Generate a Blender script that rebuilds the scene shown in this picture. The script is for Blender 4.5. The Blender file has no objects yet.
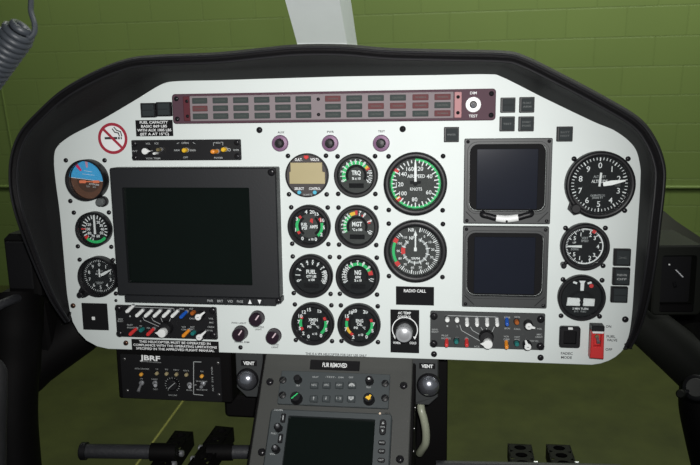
import bpy, bmesh, math, random
from mathutils import Vector, Matrix
random.seed(7)
S = bpy.context.scene
COL = S.collection
PI = math.pi

# ------------------------------------------------------------------ camera
F = 720.0                                   # focal length in pixels of a 700 px wide frame
u_c = Vector((.99033, .0100, -.13845)).normalized()       # panel right, in (right, down, forward)
d_c = Vector((.01355, .98664, .16256)); d_c = (d_c - u_c*d_c.dot(u_c)).normalized()
n_in = u_c.cross(d_c)                                     # into the panel
TILT = math.radians(8.0)                                  # the panel leans back
EX = Vector((1, 0, 0)); EY = Vector((0, math.sin(TILT), math.cos(TILT))); EZ = Vector((0, -math.cos(TILT), math.sin(TILT)))
def cam_axis(i):                                          # camera axis i (right, down, forward) in world
    return EX*u_c[i] + EY*(-d_c[i]) + EZ*(-n_in[i])
C_R, C_D, C_F = cam_axis(0), cam_axis(1), cam_axis(2)
PANEL_O = Vector((0, 0, 1.95))
CAM = PANEL_O - C_F*0.92
def ray(px, py):
    return C_F + C_R*((px-350.0)/F) + C_D*((py-232.5)/F)
def W(px, py, depth):
    return CAM + ray(px, py)*depth

class Plane:
    def __init__(s, o, ex, ey):
        s.o = o; s.ex = ex.normalized(); s.ey = ey.normalized(); s.ez = s.ex.cross(s.ey).normalized()
    def un(s, px, py, h=0.0):
        d = ray(px, py); o = s.o + s.ez*h
        t = (o-CAM).dot(s.ez)/d.dot(s.ez)
        p = CAM + d*t - s.o
        return p.dot(s.ex), p.dot(s.ey)
    def mpp(s, px, py, h=0.0):                            # metres per pixel
        d = ray(px, py); o = s.o + s.ez*h
        return (o-CAM).dot(s.ez)/d.dot(s.ez)/F
    def matrix(s, x=0, y=0, h=0):
        p = s.o + s.ex*x + s.ey*y + s.ez*h
        return Matrix(((s.ex.x, s.ey.x, s.ez.x, p.x), (s.ex.y, s.ey.y, s.ez.y, p.y), (s.ex.z, s.ey.z, s.ez.z, p.z), (0, 0, 0, 1)))
PAN = Plane(PANEL_O, EX, EY)

# ------------------------------------------------------------------ materials
MATS = {}
def mat(name, col, rough=.5, metal=0., spec=.5, var=.06, bump=0., bscale=400., emit=0.):
    if name in MATS: return MATS[name]
    m = bpy.data.materials.new(name); m.use_nodes = True
    nt = m.node_tree; b = nt.nodes['Principled BSDF']
    b.inputs['Roughness'].default_value = rough; b.inputs['Metallic'].default_value = metal
    b.inputs['Specular IOR Level'].default_value = spec
    tc = nt.nodes.new('ShaderNodeTexCoord')
    nz = nt.nodes.new('ShaderNodeTexNoise'); nz.inputs['Scale'].default_value = 35; nz.inputs['Detail'].default_value = 3
    nt.links.new(tc.outputs['Object'], nz.inputs['Vector'])
    mx = nt.nodes.new('ShaderNodeMix'); mx.data_type = 'RGBA'
    mx.inputs[6].default_value = tuple(c*(1-var) for c in col)+(1,)
    mx.inputs[7].default_value = tuple(min(1, c*(1+var)) for c in col)+(1,)
    nt.links.new(nz.outputs['Fac'], mx.inputs[0]); nt.links.new(mx.outputs[2], b.inputs['Base Color'])
    if bump:
        n2 = nt.nodes.new('ShaderNodeTexNoise'); n2.inputs['Scale'].default_value = bscale; n2.inputs['Detail'].default_value = 2
        nt.links.new(tc.outputs['Object'], n2.inputs['Vector'])
        bp = nt.nodes.new('ShaderNodeBump'); bp.inputs['Strength'].default_value = bump; bp.inputs['Distance'].default_value = .002
        nt.links.new(n2.outputs['Fac'], bp.inputs['Height']); nt.links.new(bp.outputs['Normal'], b.inputs['Normal'])
    MATS[name] = m
    return m
def glass_mat():
    m = bpy.data.materials.new('clear_glass'); m.use_nodes = True; nt = m.node_tree
    nt.nodes.remove(nt.nodes['Principled BSDF']); out = nt.nodes['Material Output']
    t = nt.nodes.new('ShaderNodeBsdfTransparent'); g = nt.nodes.new('ShaderNodeBsdfGlossy'); g.inputs['Roughness'].default_value = .03
    t.inputs['Color'].default_value = (.96, .97, .97, 1)
    f = nt.nodes.new('ShaderNodeFresnel'); f.inputs['IOR'].default_value = 1.45
    x = nt.nodes.new('ShaderNodeMixShader')
    nt.links.new(f.outputs[0], x.inputs[0]); nt.links.new(t.outputs[0], x.inputs[1]); nt.links.new(g.outputs[0], x.inputs[2])
    nt.links.new(x.outputs[0], out.inputs['Surface'])
    return m
GLASS = glass_mat()
PW = mat('panel_paint', (.66, .715, .70), .55, bump=.05, bscale=900, var=.015)
BLK = mat('black_plastic', (.0085, .0085, .010), .45, spec=.35)
BLKM = mat('black_matte', (.006, .006, .007), .8, spec=.2)
DGREY = mat('dark_grey_paint', (.034, .037, .038), .5)
MFDG = mat('charcoal_bezel', (.0095, .0105, .0125), .5, bump=.04)
GREY = mat('console_grey', (.050, .052, .048), .55, bump=.05)
UNITG = mat('unit_grey', (.046, .055, .058), .5)
DIALB = mat('dial_black', (.010, .011, .012), .7, spec=.2)
DIALG = mat('dial_grey', (.055, .058, .056), .7, spec=.2)
WHT = mat('white_print', (.82, .84, .84), .6, var=.02)
DWHT = mat('dull_print', (.38, .40, .40), .6, var=.02)
WPL = mat('white_plastic', (.78, .80, .79), .4, var=.02)
INK = mat('black_ink', (.03, .03, .035), .7)
GRN = mat('green_print', (.02, .50, .14), .6)
DKRED = mat('dark_red_print', (.34, .018, .04), .6)
RED = mat('red_print', (.62, .03, .03), .6)
YEL = mat('yellow_print', (.85, .50, .03), .6)
ORG = mat('orange_plastic', (.75, .26, .02), .4)
BRN = mat('rust_plastic', (.35, .09, .01), .4)
REDP = mat('red_plastic', (.60, .035, .035), .4)
BLUP = mat('blue_plastic', (.01, .09, .45), .4)
TEALP = mat('teal_plastic', (.01, .16, .15), .4)
YELP = mat('yellow_plastic', (.75, .45, .02), .4)
PUR = mat('purple_anodised', (.085, .045, .060), .6, spec=.15)
PURL = mat('mauve_collar', (.20, .105, .19), .5, metal=.1)
PURD = mat('plum_knob', (.018, .008, .016), .35)
PINK = mat('pink_strip', (.46, .24, .25), .65, spec=.15)
PLATE = mat('mauve_plate', (.232, .198, .210), .65, spec=.15)
CAPD = mat('unlit_caption', (.050, .062, .060), .7, spec=.1)
CAPR = mat('unlit_red_caption', (.135, .055, .058), .7, spec=.1)
DRED = mat('dark_red_strip', (.10, .026, .034), .65, spec=.15)
LCD = mat('lcd_tan', (.42, .36, .20), .35)
SKY = mat('horizon_blue', (.06, .42, .78), .6)
EARTH = mat('horizon_brown', (.13, .055, .03), .6)
EARTHD = mat('horizon_dark_brown', (.075, .034, .02), .6)
MAG = mat('magenta_print', (.75, .03, .14), .6)
SALM = mat('salmon_print', (.85, .22, .10), .6)
CYAN = mat('cyan_button', (.08, .45, .62), .4)
CHR = mat('chrome', (.60, .62, .69), .22, metal=.93, var=.02)
TURNED = mat('turned_aluminium', (.46, .47, .49), .35, metal=.4)
STEEL = mat('brushed_steel', (.46, .47, .49), .38, metal=.75)
BRASSY = mat('dull_brass', (.30, .25, .12), .4, metal=.6)
LEATH = mat('black_leatherette', (.0062, .0058, .0066), .6, spec=.2, bump=.3, bscale=500)
PIPE = mat('black_piping', (.012, .012, .014), .5, spec=.3)
SCRN = mat('dark_screen', (.0035, .006, .005), .12, spec=.35)
SCRNB = mat('blue_black_screen', (.012, .014, .022), .14, spec=.4)
SQG = mat('square_lens', (.030, .036, .038), .65, spec=.12)
POST = mat('white_post_paint', (.90, .97, .96), .5, var=.03)
POD = mat('pod_black', (.0025, .0022, .0024), .65, spec=.12)
STRUT = mat('strut_black', (.011, .012, .010), .65, spec=.12)
FAIR = mat('olive_grey_fairing', (.055, .060, .040), .6)
RUB = mat('ribbed_rubber', (.022, .023, .027), .6, bump=.3, bscale=250)
CORD = mat('cord_blue_grey', (.045, .052, .062), .45)
HOSE = mat('grey_green_hose', (.30, .32, .24), .35)
LAMP = mat('amber_lens', (.75, .36, .05), .3)
LAMPD = mat('dull_amber_lens', (.32, .27, .15), .3)


# ------------------------------------------------------------------ mesh building
GL = {}
def glyphs(s, bold):
    k = (s, bold)
    if k not in GL:
        cu = bpy.data.curves.new('lettering', 'FONT'); cu.body = s; cu.size = 1; cu.resolution_u = 2; cu.offset = bold
        ob = bpy.data.objects.new('lettering', cu)
        me = ob.to_mesh()
        V = [(v.co.x, v.co.y) for v in me.vertices]; P = [tuple(p.vertices) for p in me.polygons]
        ob.to_mesh_clear(); bpy.data.objects.remove(ob); bpy.data.curves.remove(cu)
        GL[k] = (V, P)
    return GL[k]

class MB:
    def __init__(s):
        s.v = []; s.f = []; s.m = []; s.sm = []; s.mats = []; s.tf = None
    def mi(s, m):
        if m not in s.mats: s.mats.append(m)
        return s.mats.index(m)
    def V(s, x, y, z):
        s.v.append((x, y, z)); return len(s.v)-1
    def Fc(s, idx, m, smooth=False):
        s.f.append(tuple(idx)); s.m.append(s.mi(m)); s.sm.append(smooth)
    def loft(s, rings, m, closed=True, cap0=False, cap1=False, smooth=False):
        R = [[s.V(*p) for p in r] for r in rings]
        n = len(R[0])
        for a, b in zip(R, R[1:]):
            for i in range(n if closed else n-1):
                j = (i+1) % n
                s.Fc((a[i], a[j], b[j], b[i]), m, smooth)
        if cap0: s.Fc(R[0][::-1], m)
        if cap1: s.Fc(R[-1], m)
        return s
    def prism(s, poly, z0, z1, m, bev=0., top=None, smooth=False):
        """poly counter-clockwise; chamfer at the z1 end"""
        r0 = [(x, y, z0) for x, y in poly]
        if bev > 0:
            ip = inset(poly, bev)
            rings = [r0, [(x, y, z1-bev) for x, y in poly], [(x, y, z1) for x, y in ip]]
        else: rings = [r0, [(x, y, z1) for x, y in poly]]
        s.loft(rings, m, True, True, False, smooth)
        tp = [s.V(*p) for p in rings[-1]]
        s.Fc(tp, top or m)
        return s
    def rr(s, cx, cy, w, h, z0, z1, m, r=0., bev=0., top=None, seg=4):
        return s.prism(rrect(cx, cy, w, h, r, seg), z0, z1, m, bev, top)
    def flat(s, poly, z, m):
        s.Fc([s.V(x, y, z) for x, y in poly], m); return s
    def quad(s, cx, cy, w, h, z, m): return s.flat(rrect(cx, cy, w, h, 0), z, m)
    def frame(s, cx, cy, w, h, iw, ih, z0, z1, m, r=0., ir=0., depth=None, bev=0., icx=None, icy=None, seg=5):
        """a plate with a rectangular opening; depth = z of the opening's floor edge"""
        icx = cx if icx is None else icx; icy = cy if icy is None else icy
        o = rrect(cx, cy, w, h, max(r, 1e-5), seg); i = rrect(icx, icy, iw, ih, max(ir, 1e-5), seg)
        ob = inset(o, bev) if bev else o
        rings = [[(x, y, z0) for x, y in o], [(x, y, z1-bev) for x, y in o]]
        if bev: rings.append([(x, y, z1) for x, y in ob])
        rings.append([(x, y, z1) for x, y in i]); rings.append([(x, y, z0 if depth is None else depth) for x, y in i])
        return s.loft(rings, m)
    def lathe(s, cx, cy, prof, m, seg=32, cap0=False, cap1=True, smooth=True):
        rings = [[(cx+r*math.cos(2*PI*k/seg), cy+r*math.sin(2*PI*k/seg), z) for k in range(seg)] for r, z in prof]
        return s.loft(rings, m, True, cap0, cap1, smooth)
    def cyl(s, cx, cy, r, z0, z1, m, seg=24, bev=0.):
        p = [(r, z0), (r, z1-bev)] + ([(r-bev, z1)] if bev else [(r, z1)])
        return s.lathe(cx, cy, p[:3], m, seg, smooth=True)
    def disc(s, cx, cy, r, z, m, seg=40):
        return s.flat([(cx+r*math.cos(2*PI*k/seg), cy+r*math.sin(2*PI*k/seg)) for k in range(seg)], z, m)
    def arc(s, cx, cy, r0, r1, a0, a1, z, m):             # clock angles in degrees
        n = max(2, int(abs(a1-a0)/6)+1)
        P = []
        for k in range(n+1):
            a = math.radians(a0+(a1-a0)*k/n); P.append((math.sin(a), math.cos(a)))
        A = [s.V(cx+r1*x, cy+r1*y, z) for x, y in P]; B = [s.V(cx+r0*x, cy+r0*y, z) for x, y in P]
        for k in range(n): s.Fc((B[k], B[k+1], A[k+1], A[k]), m)
        return s
    def tick(s, cx, cy, r0, r1, a, w, z, m):
        a = math.radians(a); d = (math.sin(a), math.cos(a)); p = (d[1]*w/2, -d[0]*w/2)
        return s.flat([(cx+d[0]*r0-p[0], cy+d[1]*r0-p[1]), (cx+d[0]*r0+p[0], cy+d[1]*r0+p[1]), (cx+d[0]*r1+p[0], cy+d[1]*r1+p[1]), (cx+d[0]*r1-p[0], cy+d[1]*r1-p[1])], z, m)
    def stroke(s, pts, w, z, m):
        for (x0, y0), (x1, y1) in zip(pts, pts[1:]):
            L = math.hypot(x1-x0, y1-y0)
            if L < 1e-7: continue
            dx, dy = (x1-x0)/L*w/2, (y1-y0)/L*w/2
            s.flat([(x0-dx-dy, y0-dy+dx), (x0-dx+dy, y0-dy-dx), (x1+dx+dy, y1+dy-dx), (x1+dx-dy, y1+dy+dx)], z, m)
        return s
    def text(s, t, x, y, cap, z, m, w=None, rot=0., bold=.012, ax='c'):
        V, P = glyphs(t, bold)
        if not V: return s
        xs = [p[0] for p in V]; ys = [p[1] for p in V]
        k = cap/.70; W0 = (max(xs)-min(xs))*k; kx = k*(w/W0 if w else 1)
        ox = (min(xs)+max(xs))/2 if ax == 'c' else (min(xs) if ax == 'l' else max(xs)); oy = .35
        c, sn = math.cos(rot), math.sin(rot); base = len(s.v)
        for a, b in V:
            px, py = (a-ox)*kx, (b-oy)*k
            s.v.append((x+px*c-py*sn, y+px*sn+py*c, z))
        for f in P: s.Fc([base+i for i in f], m)
        return s
    def tube(s, pts, r, m, seg=10, caps=True, smooth=True, closed=False):
        pts = [Vector(p) for p in pts]; n = len(pts); rings = []
        up = None
        for i in range(n):
            t = (pts[min(i+1, n-1)]-pts[max(i-1, 0)]).normalized()
            if up is None:
                up = t.orthogonal().normalized()
            else:
                up = (up - t*up.dot(t)).normalized()
            b = t.cross(up); rr_ = r[i] if isinstance(r, (list, tuple)) else r
            rings.append([tuple(pts[i]+(up*math.cos(2*PI*k/seg)+b*math.sin(2*PI*k/seg))*rr_) for k in range(seg)])
        return s.loft(rings, m, True, caps, caps, smooth)
    def box(s, cx, cy, cz, sx, sy, sz, m, bev=.0):
        """chamfered box"""
        b = bev
        if b <= 0:
            return s.prism(rrect(cx, cy, sx, sy, 0), cz-sz/2, cz+sz/2, m)
        o = rrect(cx, cy, sx, sy, b, 3); i = inset(o, b*.7)
        z0, z1 = cz-sz/2, cz+sz/2
        return s.loft([[(x, y, z0) for x, y in i], [(x, y, z0+b*.7) for x, y in o], [(x, y, z1-b*.7) for x, y in o], [(x, y, z1) for x, y in i]], m, True, True, True)
    def mesh(s, name):
        me = bpy.data.meshes.new(name)
        me.from_pydata(s.v, [], s.f)
        for m in s.mats: me.materials.append(m)
        me.polygons.foreach_set('material_index', s.m); me.polygons.foreach_set('use_smooth', s.sm)
        me.update()
        bm = bmesh.new(); bm.from_mesh(me)
        bm.to_mesh(me); bm.free()
        if any(s.sm): me.set_sharp_from_angle(angle=math.radians(40))
        return me
def rrect(cx, cy, w, h, r=0., seg=4):
    if r <= 0: return [(cx-w/2, cy-h/2), (cx+w/2, cy-h/2), (cx+w/2, cy+h/2), (cx-w/2, cy+h/2)]
    r = min(r, w/2-1e-6, h/2-1e-6); P = []
    for qx, qy, a0 in ((1, -1, -90), (1, 1, 0), (-1, 1, 90), (-1, -1, 180)):
        for k in range(seg+1):
            a = math.radians(a0+90*k/seg)
            P.append((cx+qx*(w/2-r)+r*math.cos(a), cy+qy*(h/2-r)+r*math.sin(a)))
    return P
def inset(poly, d):
    n = len(poly); out = []
    for i in range(n):
        p0, p1, p2 = Vector(poly[i-1]), Vector(poly[i]), Vector(poly[(i+1) % n])
        a = (p1-p0); b = (p2-p1)
        if a.length < 1e-9: a = b
        if b.length < 1e-9: b = a
        a.normalize(); b.normalize()
        na = Vector((-a.y, a.x)); nb = Vector((-b.y, b.x)); m = (na+nb)
        m = m/max(m.length_squared, .2)*2 if m.length > 1e-6 else na
        out.append((p1.x+m.x*d, p1.y+m.y*d))
    return out
def smooth_path(P, n=8):
    out = []
    for i in range(len(P)-1):
        p0, p1, p2, p3 = (Vector(P[max(i-1, 0)]), Vector(P[i]), Vector(P[i+1]), Vector(P[min(i+2, len(P)-1)]))
        for k in range(n):
            t = k/n
            out.append(.5*((2*p1)+(p2-p0)*t+(2*p0-5*p1+4*p2-p3)*t*t+(3*p1-p0-3*p2+p3)*t**3))
    out.append(Vector(P[-1])); return out

# ------------------------------------------------------------------ things and parts
def tag(o, label, cat, group=None, kind=None):
    o['label'] = label; o['category'] = cat
    if group: o['group'] = group
    if kind: o['kind'] = kind
class Thing:
    """an Empty on a plane; local x right, y up, z towards the viewer"""
    def __init__(s, plane, px, py, name, label, cat, group=None, h=0.):
        s.p = plane; s.h0 = h; s.x, s.y = plane.un(px, py, h)
        s.e = bpy.data.objects.new(name, None); COL.objects.link(s.e); s.e.empty_display_size = .01
        s.e.matrix_world = plane.matrix(s.x, s.y, h); tag(s.e, label, cat, group)
    def at(s, px, py, h=0.):                              # pixel -> local x, y at local height h
        x, y = s.p.un(px, py, s.h0+h); return x-s.x, y-s.y
    def rect(s, x0, y0, x1, y1, h=0.):                    # centre and size of a pixel rectangle
        mx, my = (x0+x1)/2, (y0+y1)/2
        l = s.at(x0, my, h); r = s.at(x1, my, h); t = s.at(mx, y0, h); b = s.at(mx, y1, h)
        return (l[0]+r[0])/2, (t[1]+b[1])/2, r[0]-l[0], t[1]-b[1]
    def mm(s, px, py, h=0.): return s.p.mpp(px, py, s.h0+h)
    def part(s, name, mb, parent=None, label=None, loc=None):
        me = mb if isinstance(mb, bpy.types.Mesh) else mb.mesh(name)
        o = bpy.data.objects.new(name, me); COL.objects.link(o); o.parent = parent or s.e
        if loc: o.location = loc
        if label: o['label'] = label
        return o
def single(plane, px, py, name, label, cat, fn, group=None, h=0.):
    """a thing that is one mesh"""
    t = Thing.__new__(Thing); t.p = plane; t.h0 = h; t.x, t.y = plane.un(px, py, h)
    mb = MB(); fn(t, mb)
    o = bpy.data.objects.new(name, mb.mesh(name)); COL.objects.link(o); o.matrix_world = plane.matrix(t.x, t.y, h)
    tag(o, label, cat, group); t.e = o
    return t
def world_thing(name, loc, label, cat, group=None, rot=None):
    e = bpy.data.objects.new(name, None); COL.objects.link(e); e.location = loc; e.empty_display_size = .02
    if rot: e.rotation_euler = rot
    tag(e, label, cat, group); return e
def world_part(name, mb, parent=None, label=None, off=None):
    o = bpy.data.objects.new(name, mb.mesh(name)); COL.objects.link(o)
    if parent:
        o.parent = parent
        if off: o.location = off
    if label: o['label'] = label
    return o

# shared small meshes
def screw_mesh(r, m, slot=BLKM, name='mounting_screw'):
    b = MB()
    b.lathe(0, 0, [(r, 0), (r, r*.25), (r*.85, r*.55), (r*.5, r*.75), (.0001, r*.8)], m, 14)
    b.quad(0, 0, r*1.1, r*.28, r*.86, slot); b.quad(0, 0, r*.28, r*1.1, r*.865, slot)
    return b.mesh(name)
SCREWK = mat('screw_black', (.016, .015, .018), .28, metal=.3)
SCREWB = mat('screw_brown', (.10, .05, .03), .3, metal=.6)
SCREWG = mat('screw_grey', (.20, .20, .20), .35, metal=.8)
SC_S = screw_mesh(.0031, SCREWK); SC_L = screw_mesh(.0040, SCREWK); SC_XL = screw_mesh(.0050, SCREWK)
SC_B = screw_mesh(.0036, SCREWB); SC_G = screw_mesh(.0024, SCREWG); SC_T = screw_mesh(.0022, SCREWK)

# =================================================================== INSTRUMENT PANEL
OUT = [(172, 80.5), (330, 75.5), (488, 73), (500, 75), (593, 120), (617, 130.5), (630, 139), (637, 149), (641, 164), (641.5, 182), (638.5, 230), (634.6, 306), (631, 331),
       (629.9, 337), (627.6, 343.3), (624.6, 348.3), (620.7, 352.7), (615.5, 357.2), (609, 360.8), (601, 363.6), (592, 365), (440, 359.5), (290, 354.8), (108, 349), (97, 346.5), (86, 340.5), (78, 332), (72.5, 322), (69.5, 311), (66, 290),
       (59, 212), (53.3, 170), (53.3, 158), (55, 149), (60, 141.5), (70, 135), (100, 119.5), (160, 84.5)]
pt = Thing(PAN, 350, 232.5, 'instrument_panel', 'large white instrument panel plate carrying all gauges and screens', 'instrument panel')
b = MB()
b.prism([pt.at(*p) for p in OUT][::-1], -.004, 0, PW, .0006)
pt.part('panel_plate', b)
Z = .0002
def ptext(t, px, py, cap, w=None, m=INK, bold=.02):
    x, y = pt.at(px, py); k = pt.mm(px, py); b = MB(); b.text(t, x, y, cap*k, Z, m, w*k if w else None, bold=bold)
    pt.part('printed_caption', b, label='small black printed caption')
ptext('ON', 608.5, 326.4, 2.6, 5.2); ptext('FUEL', 611, 336.4, 2.6, 8.5); ptext('VALVE', 612, 340, 2.6, 10); ptext('OFF', 608.8, 349.4, 2.6, 6.5)
ptext('FADEC', 566.8, 353.4, 2.6, 11.5); ptext('MODE', 566.5, 357.4, 2.6, 10.5)
ptext('THIS IS A VFR HELICOPTER FOR DAY USE ONLY', 336, 354.6, 2.4, 62)
for t, x, y, w in (('FWD LIGHT', 239, 323, 15), ('PANEL DIM', 242, 342, 15), ('CONSOLE', 258.5, 326.8, 11), ('LIGHT', 258.5, 329.3, 7), ('FLOOD', 275, 344.6, 8), ('LIGHT', 275, 347.2, 7)):
    ptext(t, x, y, 1.7, w)
for t, x, y in (('AUX', 281, 131), ('PWR', 330.5, 130.5), ('TEST', 381.5, 130)): ptext(t, x, y+1.3, 2, 7)
for x, y, me in ((259.5, 130, SC_L), (402.7, 129, SC_L), (240.6, 347.3, SC_S), (625.2, 319.3, SC_L), (434, 354, SC_L), (540.5, 357.5, SC_L), (126, 342.9, SC_B), (73.2, 305.6, SC_B), (116, 300.5, SC_T)):
    pt.part('panel_screw', me, loc=(*pt.at(x, y), 0))

# ------------------------------------------------------------------ padded hood round the panel
PAIRS = [((69, 312), (66, 322), .012), ((66, 290), (51, 299), .03), ((62.5, 250), (33, 258), .05), ((59, 212), (17.5, 215), .07), ((55, 182), (11.5, 185), .07), ((53.3, 160), (12, 155), .07), ((56, 147), (21, 129), .07),
         ((70, 135), (40, 107), .07), ((100, 119.5), (63, 87), .07), ((135, 99), (95, 69), .07), ((158, 85), (127, 57), .07), ((173, 80.3), (158, 53.3), .07), ((220, 79), (215, 51), .07), ((260, 77.7), (262, 46.3), .07),
         ((300, 76.5), (298, 43), .07), ((345, 75.2), (345, 43), .07), ((390, 74.5), (388, 46.5), .07), ((440, 73.7), (450, 48), .07), ((488, 73), (503, 49.3), .07), ((503, 76), (524, 54), .07),
         ((545, 97), (563, 73), .07), ((593, 120), (608, 97), .07), ((617, 130.5), (639, 116.5), .07), ((635, 146), (655, 138), .07), ((641, 164), (663, 162), .07), ((641.5, 182), (663, 186), .07),
         ((639, 225), (659, 223), .07), ((636, 270), (654, 265), .065), ((633.5, 310), (646.5, 305), .05), ((630, 335), (638, 332), .03), ((624, 349), (630, 348), .02)]
ht = Thing(PAN, 350, 60, 'glareshield', 'black padded leatherette hood arching over the white panel', 'glareshield')
inn = smooth_path([(*ht.at(*a), 0) for a, _, h in PAIRS], 6); rim = smooth_path([(*ht.at(*o, h), h) for _, o, h in PAIRS], 6)
rings = [[], [], [], [], [], [], [], [], []]
for i, (a, r) in enumerate(zip(inn, rim)):
    t = (rim[min(i+1, len(rim)-1)]-rim[max(i-1, 0)]); t.z = 0; t.normalize(); nrm = Vector((-t.y, t.x, 0))
    k = min(1, r.z/.06)
    q = a + (a-Vector((0, -.15, 0))).normalized()*0
    th = .003+.007*k
    r = r - nrm*th*(.6+.5*max(0, nrm.y))
    m1 = a.lerp(r, .35) + nrm*(.004*k); m2 = a.lerp(r, .8)+nrm*(.0015*k)
    rings[0].append(a - nrm*.0015 + Vector((0, 0, .0008))); rings[1].append(m1); rings[2].append(m2)
    rings[3].append(r-nrm*.002); rings[4].append(r+nrm*.002+Vector((0, 0, .004*k))); rings[5].append(r+nrm*(th*.55)+Vector((0, 0, .003*k)))
    rings[6].append(r+nrm*th+Vector((0, 0, -.004*k))); rings[7].append(Vector((r.x, r.y, -.02))+nrm*th*.9); rings[8].append(Vector((a.x*.5+r.x*.5, a.y*.5+r.y*.5, -.11))+nrm*.002)
# the rim keeps its outline where the eye sees it: pull the outside ring in by its thickness
b = MB()
b.loft([[tuple(p) for p in R] for R in rings], LEATH, closed=False, smooth=True)
for e in (0, -1):
    b.Fc([b.V(*tuple(R[e])) for R in rings][::(1 if e else -1)], LEATH)
hood = ht.part('padded_hood', b)
md = hood.modifiers.new('thick', 'SOLIDIFY'); md.thickness = .002; md.offset = -1
b = MB(); b.tube([tuple(p) for p in rings[3]], .0016, PIPE, 8); ht.part('edge_piping', b)
b = MB(); b.tube([tuple(p+Vector((0, 0, .001))) for p in rings[5]], .0014, PIPE, 8); ht.part('stitched_seam', b)

# =================================================================== GAUGES
def ring_screws(t, cx, cy, off, me=SC_S, which=None):
    for q, (sx, sy) in enumerate(((-1, 1), (1, 1), (-1, -1), (1, -1))):
        if which and q not in which: continue
        t.part('mounting_screw', me, loc=(cx+sx*off, cy+sy*off, 0))
def gauge(px, py, rpx, name, label, cat, group, top=.010, dialz=.0025, ri=.80, face=DIALB, ringm=BLK, screws=True, soff=None, hsq=None):
    t = Thing(PAN, px, py, name, label, cat, group)
    t.x, t.y = PAN.un(px, py, top*.5); t.e.matrix_world = PAN.matrix(t.x, t.y, 0)
    R = rpx*t.mm(px, py, top*.5); t.R = R; t.dz = dialz
    b = MB()
    b.lathe(0, 0, [(R, 0), (R, top-.0025), (R*.985, top-.001), (R*.95, top), (R*(ri+.06), top), (R*(ri+.02), top-.0012), (R*ri, dialz+.0006), (R*ri, dialz)], ringm, 48, cap1=False)
    t.part('bezel', b)
    if screws: ring_screws(t, 0, 0, soff or R*.86)
    t.ri = R*ri
    return t
def finish(t, dial, needle=None, needlelabel=None, glass=True):
    d = t.part('dial', dial)
    if needle: t.part('needle', needle, label=needlelabel)
    if glass:
        g = MB(); z = .0078
        g.lathe(0, 0, [(t.ri*1.005, z-.0006), (t.ri*1.005, z)], GLASS, 40, cap0=True); t.part('glass', g)
def pol(r, a): a = math.radians(a); return r*math.sin(a), r*math.cos(a)
GRP = 'round engine gauges in the two centre columns'

def face(t, m):
    d = MB(); d.disc(0, 0, t.ri*1.01, t.dz, m, 48); return d
# ---- type A: single arc of numerals, black arc and a digital window
def gauge_a(px, py, label, arcs, nums, lines, facem, wsm=None):
    t = gauge(px, py, 22, 'engine_gauge', label, 'gauge', GRP)
    R = t.R; z = t.dz; d = face(t, facem)
    d.arc(0, 0, R*.37, R*.48, -118, 118, z+.0002, BLKM)
    for a0, a1, m, r0, r1 in arcs: d.arc(0, 0, R*r0, R*r1, a0, a1, z+.0003, m)
    for a, s_ in nums:
        x, y = pol(R*.66, a); d.text(s_, x, y, R*.15, z+.0005, WHT, rot=-math.radians(a), bold=.03)
        d.tick(0, 0, R*.51, R*.58, a, R*.04, z+.00045, WHT)
    for s_, y, c, w in lines: d.text(s_, 0, R*y, R*c, z+.0004, WHT, R*w, bold=.035)
    d.rr(0, -R*.47, R*.68, R*.21, z, z+.0006, BLKM)
    finish(t, d)
    return t
g12 = lambda a0, a1, n, st=1, k=0: [(a0+(a1-a0)*i/(n-1), str(k+i*st)) for i in range(n)]
gauge_a(356, 175.5, 'round gauge reading TRQ with a long green arc, top of the second gauge column',
        [(-118, 48, GRN, .50, .66), (48, 58, YEL, .52, .68), (58, 66, RED, .52, .70)],
        g12(-112, 35, 9) + [(78, '10'), (96, '11'), (114, '12')], [('TRQ', .12, .20, .42), ('% x 10', -.14, .11, .40)], DIALG)
gauge_a(356.9, 226.9, 'round gauge reading MGT with a green, yellow and red arc, below the TRQ gauge',
        [(-118, -30, GRN, .50, .64), (-30, -8, YEL, .54, .70), (-8, 2, RED, .54, .74), (22, 32, RED, .52, .60), (62, 76, RED, .52, .64)],
        g12(-112, -38, 6) + [(12, '7'), (32, '8'), (66, '9'), (114, '10')], [('MGT', .12, .20, .46), ('°C x 100', -.14, .11, .46)], DIALG)
gauge_a(311, 276, 'round gauge reading FUEL with white numerals and no colour, left of the NG gauge',
        [], g12(-112, 55, 8) + [(72, '8'), (82, '85'), (94, '9'), (106, '95'), (116, '10')], [('FUEL', .18, .18, .46), ('QTY LBS', -.03, .11, .46), ('x 100', -.19, .11, .30)], DIALB)
gauge_a(357.7, 276.7, 'round gauge reading NG with a green arc ending in red, right of FUEL gauge',
        [(-42, 66, GRN, .50, .64), (66, 84, RED, .50, .70)],
        g12(-114, -44, 8) + [(-26, '6'), (0, '7'), (24, '8'), (50, '9'), (104, '11')], [('NG', .18, .20, .30), ('RPM', -.04, .11, .24), ('% x 10', -.19, .11, .34)], DIALB)
# ---- type B: two side arcs
def gauge_b(px, py, label, arcs, nums, lines, extra=None):
    t = gauge(px, py, 21.6, 'engine_gauge', label, 'gauge', GRP)
    R = t.R; z = t.dz; d = face(t, DIALB)
    d.disc(0, 0, R*.56, z+.0001, DIALG if extra == 'grey' else DIALB)
    d.arc(0, 0, R*.40, R*.52, 35, 145, z+.0002, BLKM); d.arc(0, 0, R*.40, R*.52, -145, -35, z+.0002, BLKM)
    for a0, a1, m in arcs: d.arc(0, 0, R*.53, R*.66, a0, a1, z+.0003, m)
    for a, s_ in nums:
        x, y = pol(R*.68, a); d.text(s_, x, y, R*.16, z+.0005, WHT, bold=.03)
    for s_, x, y, c, w in lines: d.text(s_, R*x, R*y, R*c, z+.0004, WHT, R*w, bold=.03)
    if extra == 'grey': d.flat([(R*.02, R*.22), (R*.16, R*.12), (R*.18, R*.34), (R*.08, R*.36)], z+.0006, RED)
    finish(t, d); return t
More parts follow.
